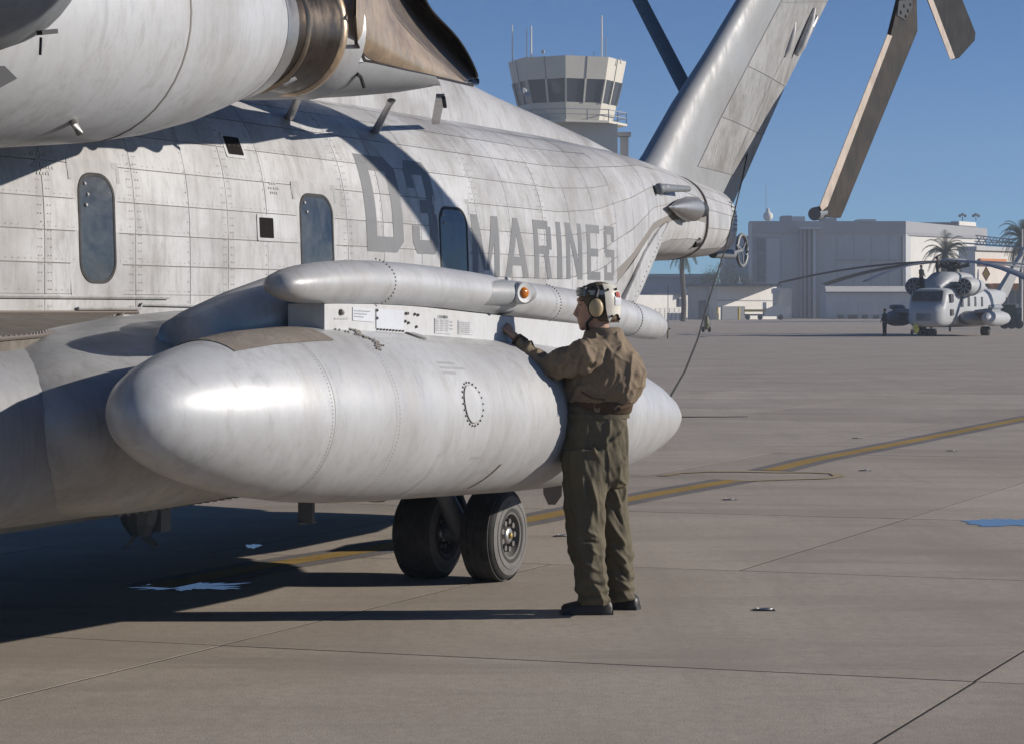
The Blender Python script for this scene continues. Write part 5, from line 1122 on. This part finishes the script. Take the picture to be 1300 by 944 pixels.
# ================================================================ BUILDINGS
M['wall_grey'] = worn('wall_grey', (.55, .55, .55), (.3, .29, .28), .3, .9, 0, .08); M['wall_white'] = worn('wall_white', (.84, .80, .73), (.5, .46, .4), .3, .9, 0, .1)  # white serves white things and, as painted sunlight, lit faces of grey buildings
M['wall_light'] = worn('wall_light', (.60, .60, .60), (.42, .41, .40), .3, .9, 0, .1); M['trim'] = principled('trim_grey', (.32, .32, .33), .8); M['dark_trim'] = principled('dark_trim', (.12, .13, .14), .7)
M['orange'] = principled('orange_band', (.60, .20, .04), .7); M['rooftin'] = worn('roof_sheet', (.85, .80, .72), (.45, .4, .35), .4, .6, 0, .3); M['bglass'] = principled('building_glass', (.05, .06, .075), .15, 0, .8)
M['cream'] = worn('tower_cream', (.66, .62, .53), (.5, .46, .38), .3, .85, 0, .2); M['yel'] = principled('bollard_yellow', (.62, .42, .04), .6)
def wbox(name, px0, px1, py0, py1, Y, dep, mat, par, skew=0.0):
    a = at(px0, py0, Y); b = at(px1, py1, Y); m2 = MB(); z0 = min(a.z, b.z); z1 = max(a.z, b.z)
    m2.loft([[(a.x, Y, z0), (b.x, Y, z0), (b.x + skew * dep, Y + dep, z0), (a.x + skew * dep, Y + dep, z0)], [(a.x, Y, z1), (b.x, Y, z1), (b.x + skew * dep, Y + dep, z1), (a.x + skew * dep, Y + dep, z1)]])
    return obj(name, m2, mat, par)
def gy(Y): return HY + H0 * FP / Y
def wquad(name, pa, Ya, pb, Yb, py0, py1, mat, par, th=1.0, off=0.0):
    a = at(pa, py0, Ya); b = at(pb, py0, Yb); z1 = a.z; z0 = at(pa, py1, Ya).z; d = (Vector((b.x, b.y, 0)) - Vector((a.x, a.y, 0))).normalized(); nn = Vector((d.y, -d.x, 0))
    A = Vector((a.x, a.y, 0)) + nn * off; B = Vector((b.x, b.y, 0)) + nn * off; m2 = MB(); m2.loft([[A + Vector((0, 0, z)), B + Vector((0, 0, z)), B - nn * th + Vector((0, 0, z)), A - nn * th + Vector((0, 0, z))] for z in (z0, z1)]); return obj(name, m2, mat, par)
YH = 450; bz = gy(YH)
hg = thing('hangar', 'large grey hangar behind the apron with a tall window strip and pilasters', 'hangar', at(1050, bz, YH) + Vector((0, 10, 0)))
wall = wbox('wall', 953, 1150, 296, bz, YH, 40, 'wall_grey', hg, .62)
wbox('parapet', 951, 1150, 281, 296.2, YH - .5, 41, 'trim', hg, .62)
wquad('lit_wing', 1150.5, YH + 1, 1236, YH + 21, 299, bz, 'wall_white', hg, 3); wquad('lit_wing_roof', 1150.2, YH + .8, 1237, YH + 21, 295, 299, 'trim', hg, 3.5, .3)  # sun on this hangar face is put in as a whiter wall colour
wbox('corner_pier', 951, 954.5, 283, bz, YH - .8, 2, 'wall_light', hg)  # paler strip: the sunlit wall edge put into colour
rc = wbox('recess', 957, 991, 301, bz, YH - .12, .3, 'trim', hg)
for k in range(6): wbox('window', 961, 971.5, 303 + 9.4 * k, 311 + 9.4 * k, YH - .3, .3, 'bglass', hg)
wbox('recess_panel', 973, 990, 303, bz, YH - .25, .2, 'wall_grey', hg)
for x0, x1 in ((1016, 1018.5), (1020, 1023), (1026, 1029), (1032, 1036)): wbox('pilaster', x0, x1, 291, bz, YH - 1.2, 1.3, 'wall_light' if x0 > 1030 else 'trim', hg)
for x in [992 + 2.2 * k for k in range(10)] + [1038 + 3.1 * k for k in range(36)]: wbox('cladding_rib', x, x + .35, 297, bz, YH - .1, .15, 'wall_light', hg)
for x0 in (1060, 1105): wbox('door_track', x0, x0 + 38, 330, 331, YH - .5, .5, 'trim', hg)
wbox('drain_pipe', 1145, 1145.8, 300, bz, YH - .5, .4, 'dark_trim', hg)
wbox('canopy_beam', 1015, 1042, 288.5, 291, YH - 3, 3, 'wall_light', hg)
for x in (1062, 1084, 1106, 1128): wbox('door_seam', x, x + .5, 300, bz, YH - .15, .2, 'trim', hg)
for x0, x1, y0, m_ in ((994, 1005, 274, 'trim'), (1005.5, 1022, 275, 'wall_light'), (1044, 1062, 277, 'trim'), (1090, 1112, 278.5, 'wall_light')): wbox('roof_unit', x0, x1, y0, 281.3, YH + 8, 6, m_, hg)
m2 = MB(); p = at(975, 281, YH + 2); m2.ball(tuple(p + Vector((0, 0, 1.0))), 1.0, 12, 8); m2.tube([p + Vector((0, 0, 1.6)), p + Vector((0, 0, 2.6))], .3, 8); obj('radome', m2, 'wall_white', hg, 50)
m2 = MB(); m2.tube([p + Vector((-.4, 0, 2)), p + Vector((-.4, 0, 7.6))], .06, 6); obj('mast', m2, 'trim', hg)
hb2 = thing('office_block', 'taller grey block with a sunlit end behind the hangar, lamps on its roof', 'building', at(1190, gy(500), 500))
wbox('wall', 1153, 1217, 285, gy(500), 500, 20, 'wall_grey', hb2); wbox('parapet', 1152, 1218, 282.5, 285.2, 499.6, 21, 'dark_trim', hb2); wquad('end_wall', 1217.5, 499.5, 1239, 507, 281, gy(500), 'wall_white', hb2, 2);  # end wall whiter than the rest to carry the sun on it
for y in (286, 290): wquad('ledge', 1217, 499, 1240, 507, y, y + .8, 'trim', hb2, 1, .2)
for x in (1222, 1239):
    m2 = MB(); p = at(x, 281, 497); m2.tube([p, p + Vector((0, 0, 1.0))], .1, 6)
    for dx in (-.6, 0, .6): m2.ball(tuple(p + Vector((dx, 0, 1.2 + .3 * (dx == 0)))), .35, 8, 6)
    obj('roof_lamp', m2, 'dark_trim', hb2)
ga = thing('garage', 'long low pale shed with a sunlit sheet roof in front of the hangar', 'shed', at(1110, gy(430), 430))
wbox('wall', 1049, 1166, 371.5, gy(430), 430, 8, 'wall_light', ga)
m2 = MB(); a, b = at(1048, 371.4, 430), at(1167, 371.4, 430); m2.loft([[(a.x, 429.5, a.z), (b.x, 429.5, a.z), (b.x, 429.5, a.z + .15), (a.x, 429.5, a.z + .15)], [(a.x + 1.2, 439, a.z + 1.15), (b.x, 439, a.z + 1.15), (b.x, 439, a.z + 1.3), (a.x + 1.2, 439, a.z + 1.3)]]); obj('roof', m2, 'rooftin', ga)
for x in (1064, 1090, 1116, 1140): wbox('roller_door', x, x + 17, 384, gy(430) - .1, 429.9, .15, 'wall_grey', ga)
wbox('gutter', 1048, 1167, 371.0, 372.2, 429.2, .3, 'dark_trim', ga)
def cartx(px, label, dark):
    r = thing('baggage_cart', label, 'cart', gnd(px, gy(425)), 'low carts parked along the garage'); b = MB(); b.box((0, 0, .75), (3.2, 1.5, .14)); local('deck', b, 'dark_trim', r)
    for x in (-1.2, -.7, .7, 1.2):
        b = MB(); b.loft([[(x + rr * math.cos(t), -.6 + dy, .35 + rr * math.sin(t)) for t in [2 * math.pi * k / 14 for k in range(14)]] for dy, rr in ((-.12, .25), (-.1, .35), (.1, .35), (.12, .25))]); local('wheel', b, 'rubber', r, 50)
    b = MB(); b.bar((1.6, 0, .7), (2.5, 0, .4), .08, .06); local('drawbar', b, 'dark_trim', r)
for x, l in ((1073, 'dark low cart parked at the garage wall, leftmost'), (1091, 'dark low cart parked at the garage wall, second from the left'), (1118, 'dark low cart at the garage wall just left of the standing man')): cartx(x, l, 1)
# low buildings left of the hangar
lb_ = thing('storage_building', 'low white building with a dark doorway and flat roof left of the hangar', 'building', at(940, gy(400), 400))
wquad('wall', 911, 400, 986, 412, 363.5, gy(400), 'wall_white', lb_, 2)
wbox('side_wing', 873, 910.8, 363, gy(400), 402, 10, 'wall_light', lb_); wbox('roof', 871, 992, 360.5, 363.8, 399, 14, 'dark_trim', lb_); wquad('doorway', 916, 400.7, 945, 405.4, 389, gy(400) - .1, 'dark_trim', lb_, .4, .15); wbox('side_door', 887, 896, 382, gy(402), 401.8, .25, 'dark_trim', lb_); wquad('band', 911, 400, 986, 412, 381, 382, 'trim', lb_, .3, .12)
wbox('annex', 987, 1005, 366, gy(401), 413, 6, 'wall_grey', lb_)
m2 = MB(); p = at(939, 360.5, 402); m2.tube([p, p + Vector((0, 0, 1.3))], .06, 6); m2.box(tuple(p + Vector((0, 0, .15))), (.9, .5, .3)); obj('roof_vent', m2, 'wall_white', lb_)
wl_ = thing('white_shed', 'white shed with a diagonal shadow across it beside the helicopter ramp', 'shed', at(840, gy(390), 390))
wquad('wall', 790, 380, 873, 392, 374.5, gy(385), 'wall_white', wl_, 2); wbox('roof', 788, 874, 372, 374.8, 389.3, 10.5, 'trim', wl_); wquad('window', 861, 390, 870, 391.4, 379, 389, 'bglass', wl_, .4, .2)
bb = thing('blue_grey_building', 'long blue grey building behind the white shed, under the tail', 'building', at(840, gy(470), 470))
wbox('wall', 780, 905, 352, gy(470), 470, 10, 'wall_grey', bb); wbox('roof', 778, 907, 348, 352.3, 469, 12, 'wall_light', bb)
wg = thing('wing_building', 'pale wing building between the dark trees and the hangar', 'building', at(940, gy(480), 480)); wbox('wall', 921, 951, 302, gy(480), 480, 12, 'wall_light', wg); wbox('parapet', 920, 951, 300, 302.2, 479.5, 13, 'trim', wg)
def drum(px, label):
    r = thing('oil_drum', label, 'drum', gnd(px, gy(372)), 'white drums beside the shed'); b = MB(); b.tube([(0, 0, 0), (0, 0, 1.25)], .36, 14); local('barrel', b, 'wall_white', r, 40)
    b = MB(); b.tube([(0, 0, .42), (0, 0, .46)], .375, 14); b.tube([(0, 0, .82), (0, 0, .86)], .375, 14); local('hoops', b, 'trim', r, 40)['kind'] = 'stuff'
for k, l in enumerate(('leftmost of the row of four white drums', 'second from the left of the four white drums', 'third from the left of the four white drums', 'rightmost of the four white drums beside the fence')): drum(849.5 + 5.3 * k, l)
fe = thing('wire_fence', 'dark wire fence with posts before the low white buildings', 'fence', gnd(885, gy(380)))
for k in range(14):
    m2 = MB(); p = gnd(832 + 6.0 * k, gy(380)); m2.tube([p, p + Vector((0, 0, 2.0))], .05, 6); obj('post', m2, 'trim', fe)
m2 = MB(); a, b = gnd(832, gy(380)), gnd(910, gy(380))
for k in range(7): m2.bar(a + Vector((0, 0, .2 + .3 * k)), b + Vector((0, 0, .2 + .3 * k)), .03, .03)
obj('fence_wires', m2, 'trim', fe)
for px, l in ((911, 'yellow bollard left of the dark doorway'), (938, 'yellow bollard right of the dark doorway')):
    o = obj('bollard', MB().tube([gnd(px, gy(392)), gnd(px, gy(392)) + Vector((0, 0, 2.2))], .22, 10), 'yel', smooth=40); tag(o, l, 'bollard', 'yellow bollards at the doorway')
tv = thing('tow_tractor', 'white ground power vehicle with a stack parked right of the doorway', 'vehicle', gnd(975, gy(385)))
Y_ = 385
def tvb(name, x0, x1, y0, y1, mat, dep=2.2, dy=0): return wbox(name, x0, x1, y0, y1, Y_ + dy, dep, mat, tv)
m2 = MB(); P = [(970, 402), (972, 393), (981, 390), (986, 386), (992, 386), (1004, 390), (1005, 397), (998, 402)]
m2.prism([at(x, y, Y_) for x, y in P], (0, 2.2, 0)); obj('body', m2, 'wall_white', tv); tvb('stack', 982, 989, 366, 388, 'cream', 1.2, .4); tvb('stack_cap', 980.5, 990.5, 367, 373, 'wall_light', 1.5, .3); tvb('bed', 946, 972, 393, 396, 'yel', 2); tvb('frame', 946, 1000, 399, 401, 'dark_trim', 2, .1); tvb('upright', 969, 973, 384, 400, 'wall_white', 1, .2)
for x in (949, 965, 991):
    b = MB(); c = at(x, gy(Y_) - 3.2, Y_ - .05); b.loft([[(c.x + rr * math.cos(t), c.y + dy, c.z + rr * math.sin(t)) for t in [2 * math.pi * k / 16 for k in range(16)]] for dy, rr in ((-.15, .3), (-.12, .46), (.15, .46), (.18, .3))]); obj('wheel', b, 'rubber', tv, 50)
# orange and white building at right
ob = thing('terminal', 'white and orange building at the right edge with a roof truss and a diamond emblem', 'building', at(1275, gy(330), 330)); YO = 330
wquad('upper_wall', 1238, YO, 1345, YO + 15, 318, 360, 'wall_white', ob, 3); wquad('orange_band', 1243, YO + .5, 1276, YO + 5, 328.5, 337, 'orange', ob, .5, .3); wbox('lower_band', 1262, 1345, 360, 367, YO - .5, 10, 'orange', ob); wbox('lower_wall', 1238, 1345, 367, gy(YO), YO + 2.5, 12, 'wall_grey', ob); wquad('roof_edge', 1237, YO - .2, 1346, YO + 15, 313, 318, 'wall_light', ob, 3.5, .4)
for x in range(1246, 1340, 9): wbox('window', x, x + 6, 371, 386, YO + 2.3, .3, 'bglass', ob)
m2 = MB(); c = at(1252, 348, YO + .5); m2.prism([c + Vector((-.62, 0, 0)), c + Vector((0, 0, -1.15)), c + Vector((.62, 0, 0)), c + Vector((0, 0, 1.15))], (0, .15, 0)); em = obj('diamond_emblem', m2, 'red', ob)
M['emb'] = principled('emblem_yellow', (.85, .5, .03), .6)
m2 = MB(); c = at(1252, 348, YO + .42); m2.prism([c + Vector((-.45, 0, 0)), c + Vector((0, 0, -.85)), c + Vector((.45, 0, 0)), c + Vector((0, 0, .85))], (0, .05, 0)); obj('emblem_face', m2, 'emb', em)
for k in range(6):
    m2 = MB(); m2.bar(at(1238 + 8 * k, 312, YO - 1), at(1246 + 8 * k, 301 + k * .9, YO - 1), .12, .12); m2.bar(at(1246 + 8 * k, 312, YO - 1), at(1240 + 8 * k, 300 + k * .9, YO - 1), .12, .12); obj('truss_bar', m2, 'trim', ob)
m2 = MB()
for y0 in (299, 303, 307, 311): m2.bar(at(1238, y0, YO - 1), at(1290, y0 + (6 if y0 < 305 else 2), YO - 1), .16, .16)
obj('truss_chord', m2, 'wall_light', ob)
tk_ = thing('parked_truck', 'dark green truck parked behind the distant helicopter at right', 'truck', gnd(1283, gy(200)))
def tb(name, x0, x1, z0, z1, mat, dy=0): 
    p0, p1 = gnd(x0, gy(200)), gnd(x1, gy(200)); return obj(name, MB().box(((p0.x + p1.x) / 2, 201 + dy, (z0 + z1) / 2), (p1.x - p0.x, 2.2, z1 - z0)), mat, tk_)
M['truckg'] = principled('truck_green', (.04, .055, .04), .6)
tb('cargo_bed', 1271, 1289, .8, 2.2, 'truckg'); tb('cab', 1289.3, 1297, .7, 1.9, 'truckg', .1); tb('cab_window', 1290, 1296, 1.3, 1.75, 'bglass', -.05)
for x in (1275, 1284, 1293): 
    p0 = gnd(x, gy(200)); b = MB(); b.loft([[(p0.x + rr * math.cos(t), 199.9 + dy, .42 + rr * math.sin(t)) for t in [2 * math.pi * k / 16 for k in range(16)]] for dy, rr in ((-.15, .3), (-.12, .42), (.15, .42))]); obj('wheel', b, 'rubber', tk_, 50)
lp = thing('light_pole', 'thin pale pole in front of the palm at the right edge', 'pole', gnd(1297, gy(260))); obj('mast', MB().tube([gnd(1297, gy(260)), at(1298, 291, 260)], [.14, .08], 8), 'wall_white', lp); obj('base_plate', MB().box(tuple(gnd(1297, gy(260)) + Vector((0, 0, .1))), (.5, .5, .2)), 'trim', lp)
# control tower
YT = 260; tc = at(720, 200, YT); tc.z = 0
tw = thing('control_tower', 'cream airfield control tower with slanted glass cab and roof antennas', 'tower', tc)
def oct_(r, py): z = H0 + (HY - py) * YT / FP; return [(tc.x + r * math.cos(R(-3 + 45 * k)), tc.y + r * math.sin(R(-3 + 45 * k)), z) for k in range(8)]
k_ = YT / FP
obj('parapet', MB().loft([oct_(69.5 * k_, 106.5), oct_(75 * k_, 79)]), 'cream', tw); obj('cab_glass', MB().loft([oct_(61.5 * k_, 135.5), oct_(68.7 * k_, 106.5)]), 'bglass', tw); obj('cab_wall', MB().loft([oct_(57.5 * k_, 158), oct_(62.5 * k_, 135.3)]), 'cream', tw)
for q in range(8):
    for f in (0, .5):
        a0 = Vector(oct_(62.3 * k_, 135.5)[q]).lerp(Vector(oct_(62.3 * k_, 135.5)[(q + 1) % 8]), f); a1 = Vector(oct_(69.6 * k_, 106.5)[q]).lerp(Vector(oct_(69.6 * k_, 106.5)[(q + 1) % 8]), f)
        if a0.y < tc.y + 2: obj('mullion', MB().bar(a0, a1, .22, .22), 'cream', tw)
        b0 = Vector(oct_(69.9 * k_, 106.5)[q]).lerp(Vector(oct_(69.9 * k_, 106.5)[(q + 1) % 8]), f); b1 = Vector(oct_(75.3 * k_, 79)[q]).lerp(Vector(oct_(75.3 * k_, 79)[(q + 1) % 8]), f)
        if f and b0.y < tc.y + 2: obj('panel_joint', MB().bar(b0, b1, .05, .1), 'trim', tw)
obj('walkway', MB().loft([oct_(76 * k_, 161), oct_(76 * k_, 158.2)]), 'cream', tw)
m2 = MB()
for py in (151, 144.5): 
    o8 = oct_(75 * k_, py); m2.tube([o8[i % 8] for i in range(9)], .06, 6)
for q in range(8):
    for f in (0, .5): p = Vector(oct_(75 * k_, 158)[q]).lerp(Vector(oct_(75 * k_, 158)[(q + 1) % 8]), f); m2.bar(p, p + Vector((0, 0, 1.3)), .1, .1)
obj('railing', m2, 'trim', tw)
def o4(r, py): z = H0 + (HY - py) * YT / FP; return [(tc.x + 20 * k_ + a * r * k_, tc.y + b * r * k_, z) for a, b in ((-1, -1), (1, -1), (1, 1), (-1, 1))]
obj('shaft', MB().loft([o4(42, gy(YT)), o4(42, 161)]), 'cream', tw); obj('stair_core', MB().box((tc.x + 72 * k_, tc.y - 1, 11), (10 * k_, 1.2, 22)), 'trim', tw); obj('bracket', MB().bar(at(772, 190, YT - 1), at(783, 168, YT - 1), .3, .3), 'trim', tw); obj('bracket', MB().bar(at(752, 190, YT - 3), at(760, 166, YT - 3), .2, .2), 'dark_trim', tw); obj('core_cap', MB().box((tc.x + 72 * k_, tc.y - 1, 22.3), (16 * k_, 1.8, .5)), 'trim', tw)
for x, y0, r_ in ((650.5, 32, .10), (668.5, 36, .09), (674.5, 33, .13), (764, 20, .13), (769, 48, .07), (716, 72, .12), (702, 74, .05), (727, 66, .05), (754, 66, .05), (689.5, 66, .06), (788, 74, .1)):
    b = MB(); p0 = at(x, 81, YT - 3); p1 = at(x, y0, YT - 3); b.tube([p0, p0.lerp(p1, .1), p1], [r_ * 1.8, r_, r_ * .7], 6)
    if x == 689.5: b.ball(tuple(p1), .22, 6, 4)
    obj('antenna', b, 'wall_white' if r_ > .08 else 'trim', tw)
b = MB(); p = at(667, 125, YT - 8); b.tube([p, p + Vector((.6, 0, .2))], [.7, .7], 12); b.ball(tuple(at(664, 117, YT - 8)), .5, 8, 6); obj('obstruction_horn', b, 'trim', tw)
# ================================================================ TREES
M['palm_leaf'] = cloth('palm_leaf', (.075, .095, .04), 3, .3); M['palm_trunk'] = worn('palm_bark', (.13, .10, .075), (.07, .055, .04), .6, .9, 0, 2); M['leaf'] = cloth('tree_leaf', (.035, .05, .028), 3, .2); M['palm_dry'] = cloth('palm_dry', (.22, .19, .10), 3, .2)
def palm(px, Y, py_top, frond_len, label, nf=34, seed=1, tr_r=.35):
    rnd = random.Random(seed); base = gnd(px, gy(Y)); top = at(px, py_top, Y); r = thing('palm_tree', label, 'palm tree', base)
    b = MB(); n = 12; b.tube([base.lerp(top, k / n) + Vector((.15 * math.sin(k * .5), 0, 0)) for k in range(n + 1)], [tr_r * (1.25 - .25 * k / n) * (1 + .06 * (k % 2)) for k in range(n + 1)], 10); obj('trunk', b, 'palm_trunk', r)
    for i in range(nf):
        az = i * 2.399 + rnd.uniform(-.2, .2); el = R(rnd.uniform(-50, 80)) if i % 3 else R(rnd.uniform(40, 85)); b = MB(); d = Vector((math.cos(az) * math.cos(el), math.sin(az) * math.cos(el), math.sin(el))); p = Vector(top); pts = [p.copy()]; ns = 11
        L_ = frond_len * rnd.uniform(.85, 1.1)
        for k in range(ns): d = (d + Vector((0, 0, -.13 - .02 * k * (L_ / 4)))).normalized(); p = p + d * (L_ / ns); pts.append(p.copy())
        b.tube(pts, [.06 - .004 * k for k in range(ns + 1)], 4)
        for k in range(1, ns + 1):
            dd = (pts[k] - pts[k - 1]).normalized(); sd = dd.cross(Vector((0, 0, 1)));
            if sd.length < .1: sd = Vector((1, 0, 0))
            sd.normalize(); ll = L_ * .22 * math.sin(math.pi * (.12 + .8 * k / ns)) + .12
            for f in (0, .33, .66):
                q = pts[k - 1].lerp(pts[k], f)
                for sg in (-1, 1):
                    e = q + (sd * sg * .8 + dd * .75 + Vector((0, 0, -.35))).normalized() * ll * rnd.uniform(.8, 1.15); b.add([q + dd * .035, q - dd * .035, e], [(0, 1, 2)])
        obj('frond', b, 'palm_dry' if (el < R(-25) and rnd.random() < .5) else 'palm_leaf', r)
palm(1200, 300, 322, 4.3, 'broad palm rising behind the distant helicopter rotor', 40, 3, .4)
palm(1297, 325, 303, 4.6, 'tall palm at the right edge of the photo', 62, 5, .4)
palm(867, 330, 322, 3.4, 'palm whose trunk shows under the near helicopter tail', 30, 8, .33)
def tree(px0, px1, py0, Y, label, seed, nb=340):
    rnd = random.Random(seed); base = gnd((px0 + px1) / 2, gy(Y)); top = at((px0 + px1) / 2, py0, Y); W = (px1 - px0) / 2 * Y / FP; H = top.z; r = thing('tree', label, 'tree', base)
    b = MB(); b.tube([base, base + Vector((0, 0, H * .5)), base + Vector((.3, 0, H * .75))], [.4, .28, .1], 8)
    for k in range(6): a = k * 1.05; b.tube([base + Vector((0, 0, H * .3)), base + Vector((W * .55 * math.cos(a), W * .5 * math.sin(a), H * (.55 + .05 * k)))], [.15, .05], 6)
    obj('trunk', b, 'palm_trunk', r); b = MB(); cl = [(rnd.uniform(-.7, .7), rnd.uniform(-.7, .7), rnd.uniform(.35, .85), rnd.uniform(.22, .42)) for _ in range(20)]
    for cx, cy, cz, cr in cl:
        for k in range(nb):
            v = Vector((rnd.gauss(0, 1), rnd.gauss(0, 1), rnd.gauss(0, 1))).normalized() * (rnd.uniform(.55, 1.05) * cr); c = base + Vector(((cx + v.x) * W, (cy + v.y) * W, H * cz + v.z * H * .45)); t = Vector((rnd.gauss(0, 1), rnd.gauss(0, 1), rnd.gauss(0, 1))).normalized(); u_ = t.orthogonal().normalized(); s_ = rnd.uniform(.12, .24); b.add([c, c + t * s_, c + u_ * s_ * .7], [(0, 1, 2)])
    obj('crown', b, 'leaf', r)
tree(873, 938, 327, 440, 'large dark tree between the palm and the hangar', 2); tree(926, 958, 343, 430, 'smaller dark bush like tree at the left corner of the hangar', 4, 200)
# haze

hz = MB(); hz.box((0, 330, 24), (700, 700, 52)); ho = obj('haze', hz, principled('haze_air', (1, 1, 1)), kind='stuff'); hm_ = ho.data.materials[0].node_tree
hm_.nodes.remove(hm_.nodes['Principled BSDF']); pv = hm_.nodes.new('ShaderNodeVolumePrincipled'); pv.inputs['Color'].default_value = (.86, .92, 1, 1); pv.inputs['Density'].default_value = .00055; hm_.links.new(pv.outputs[0], hm_.nodes['Material Output'].inputs['Volume'])
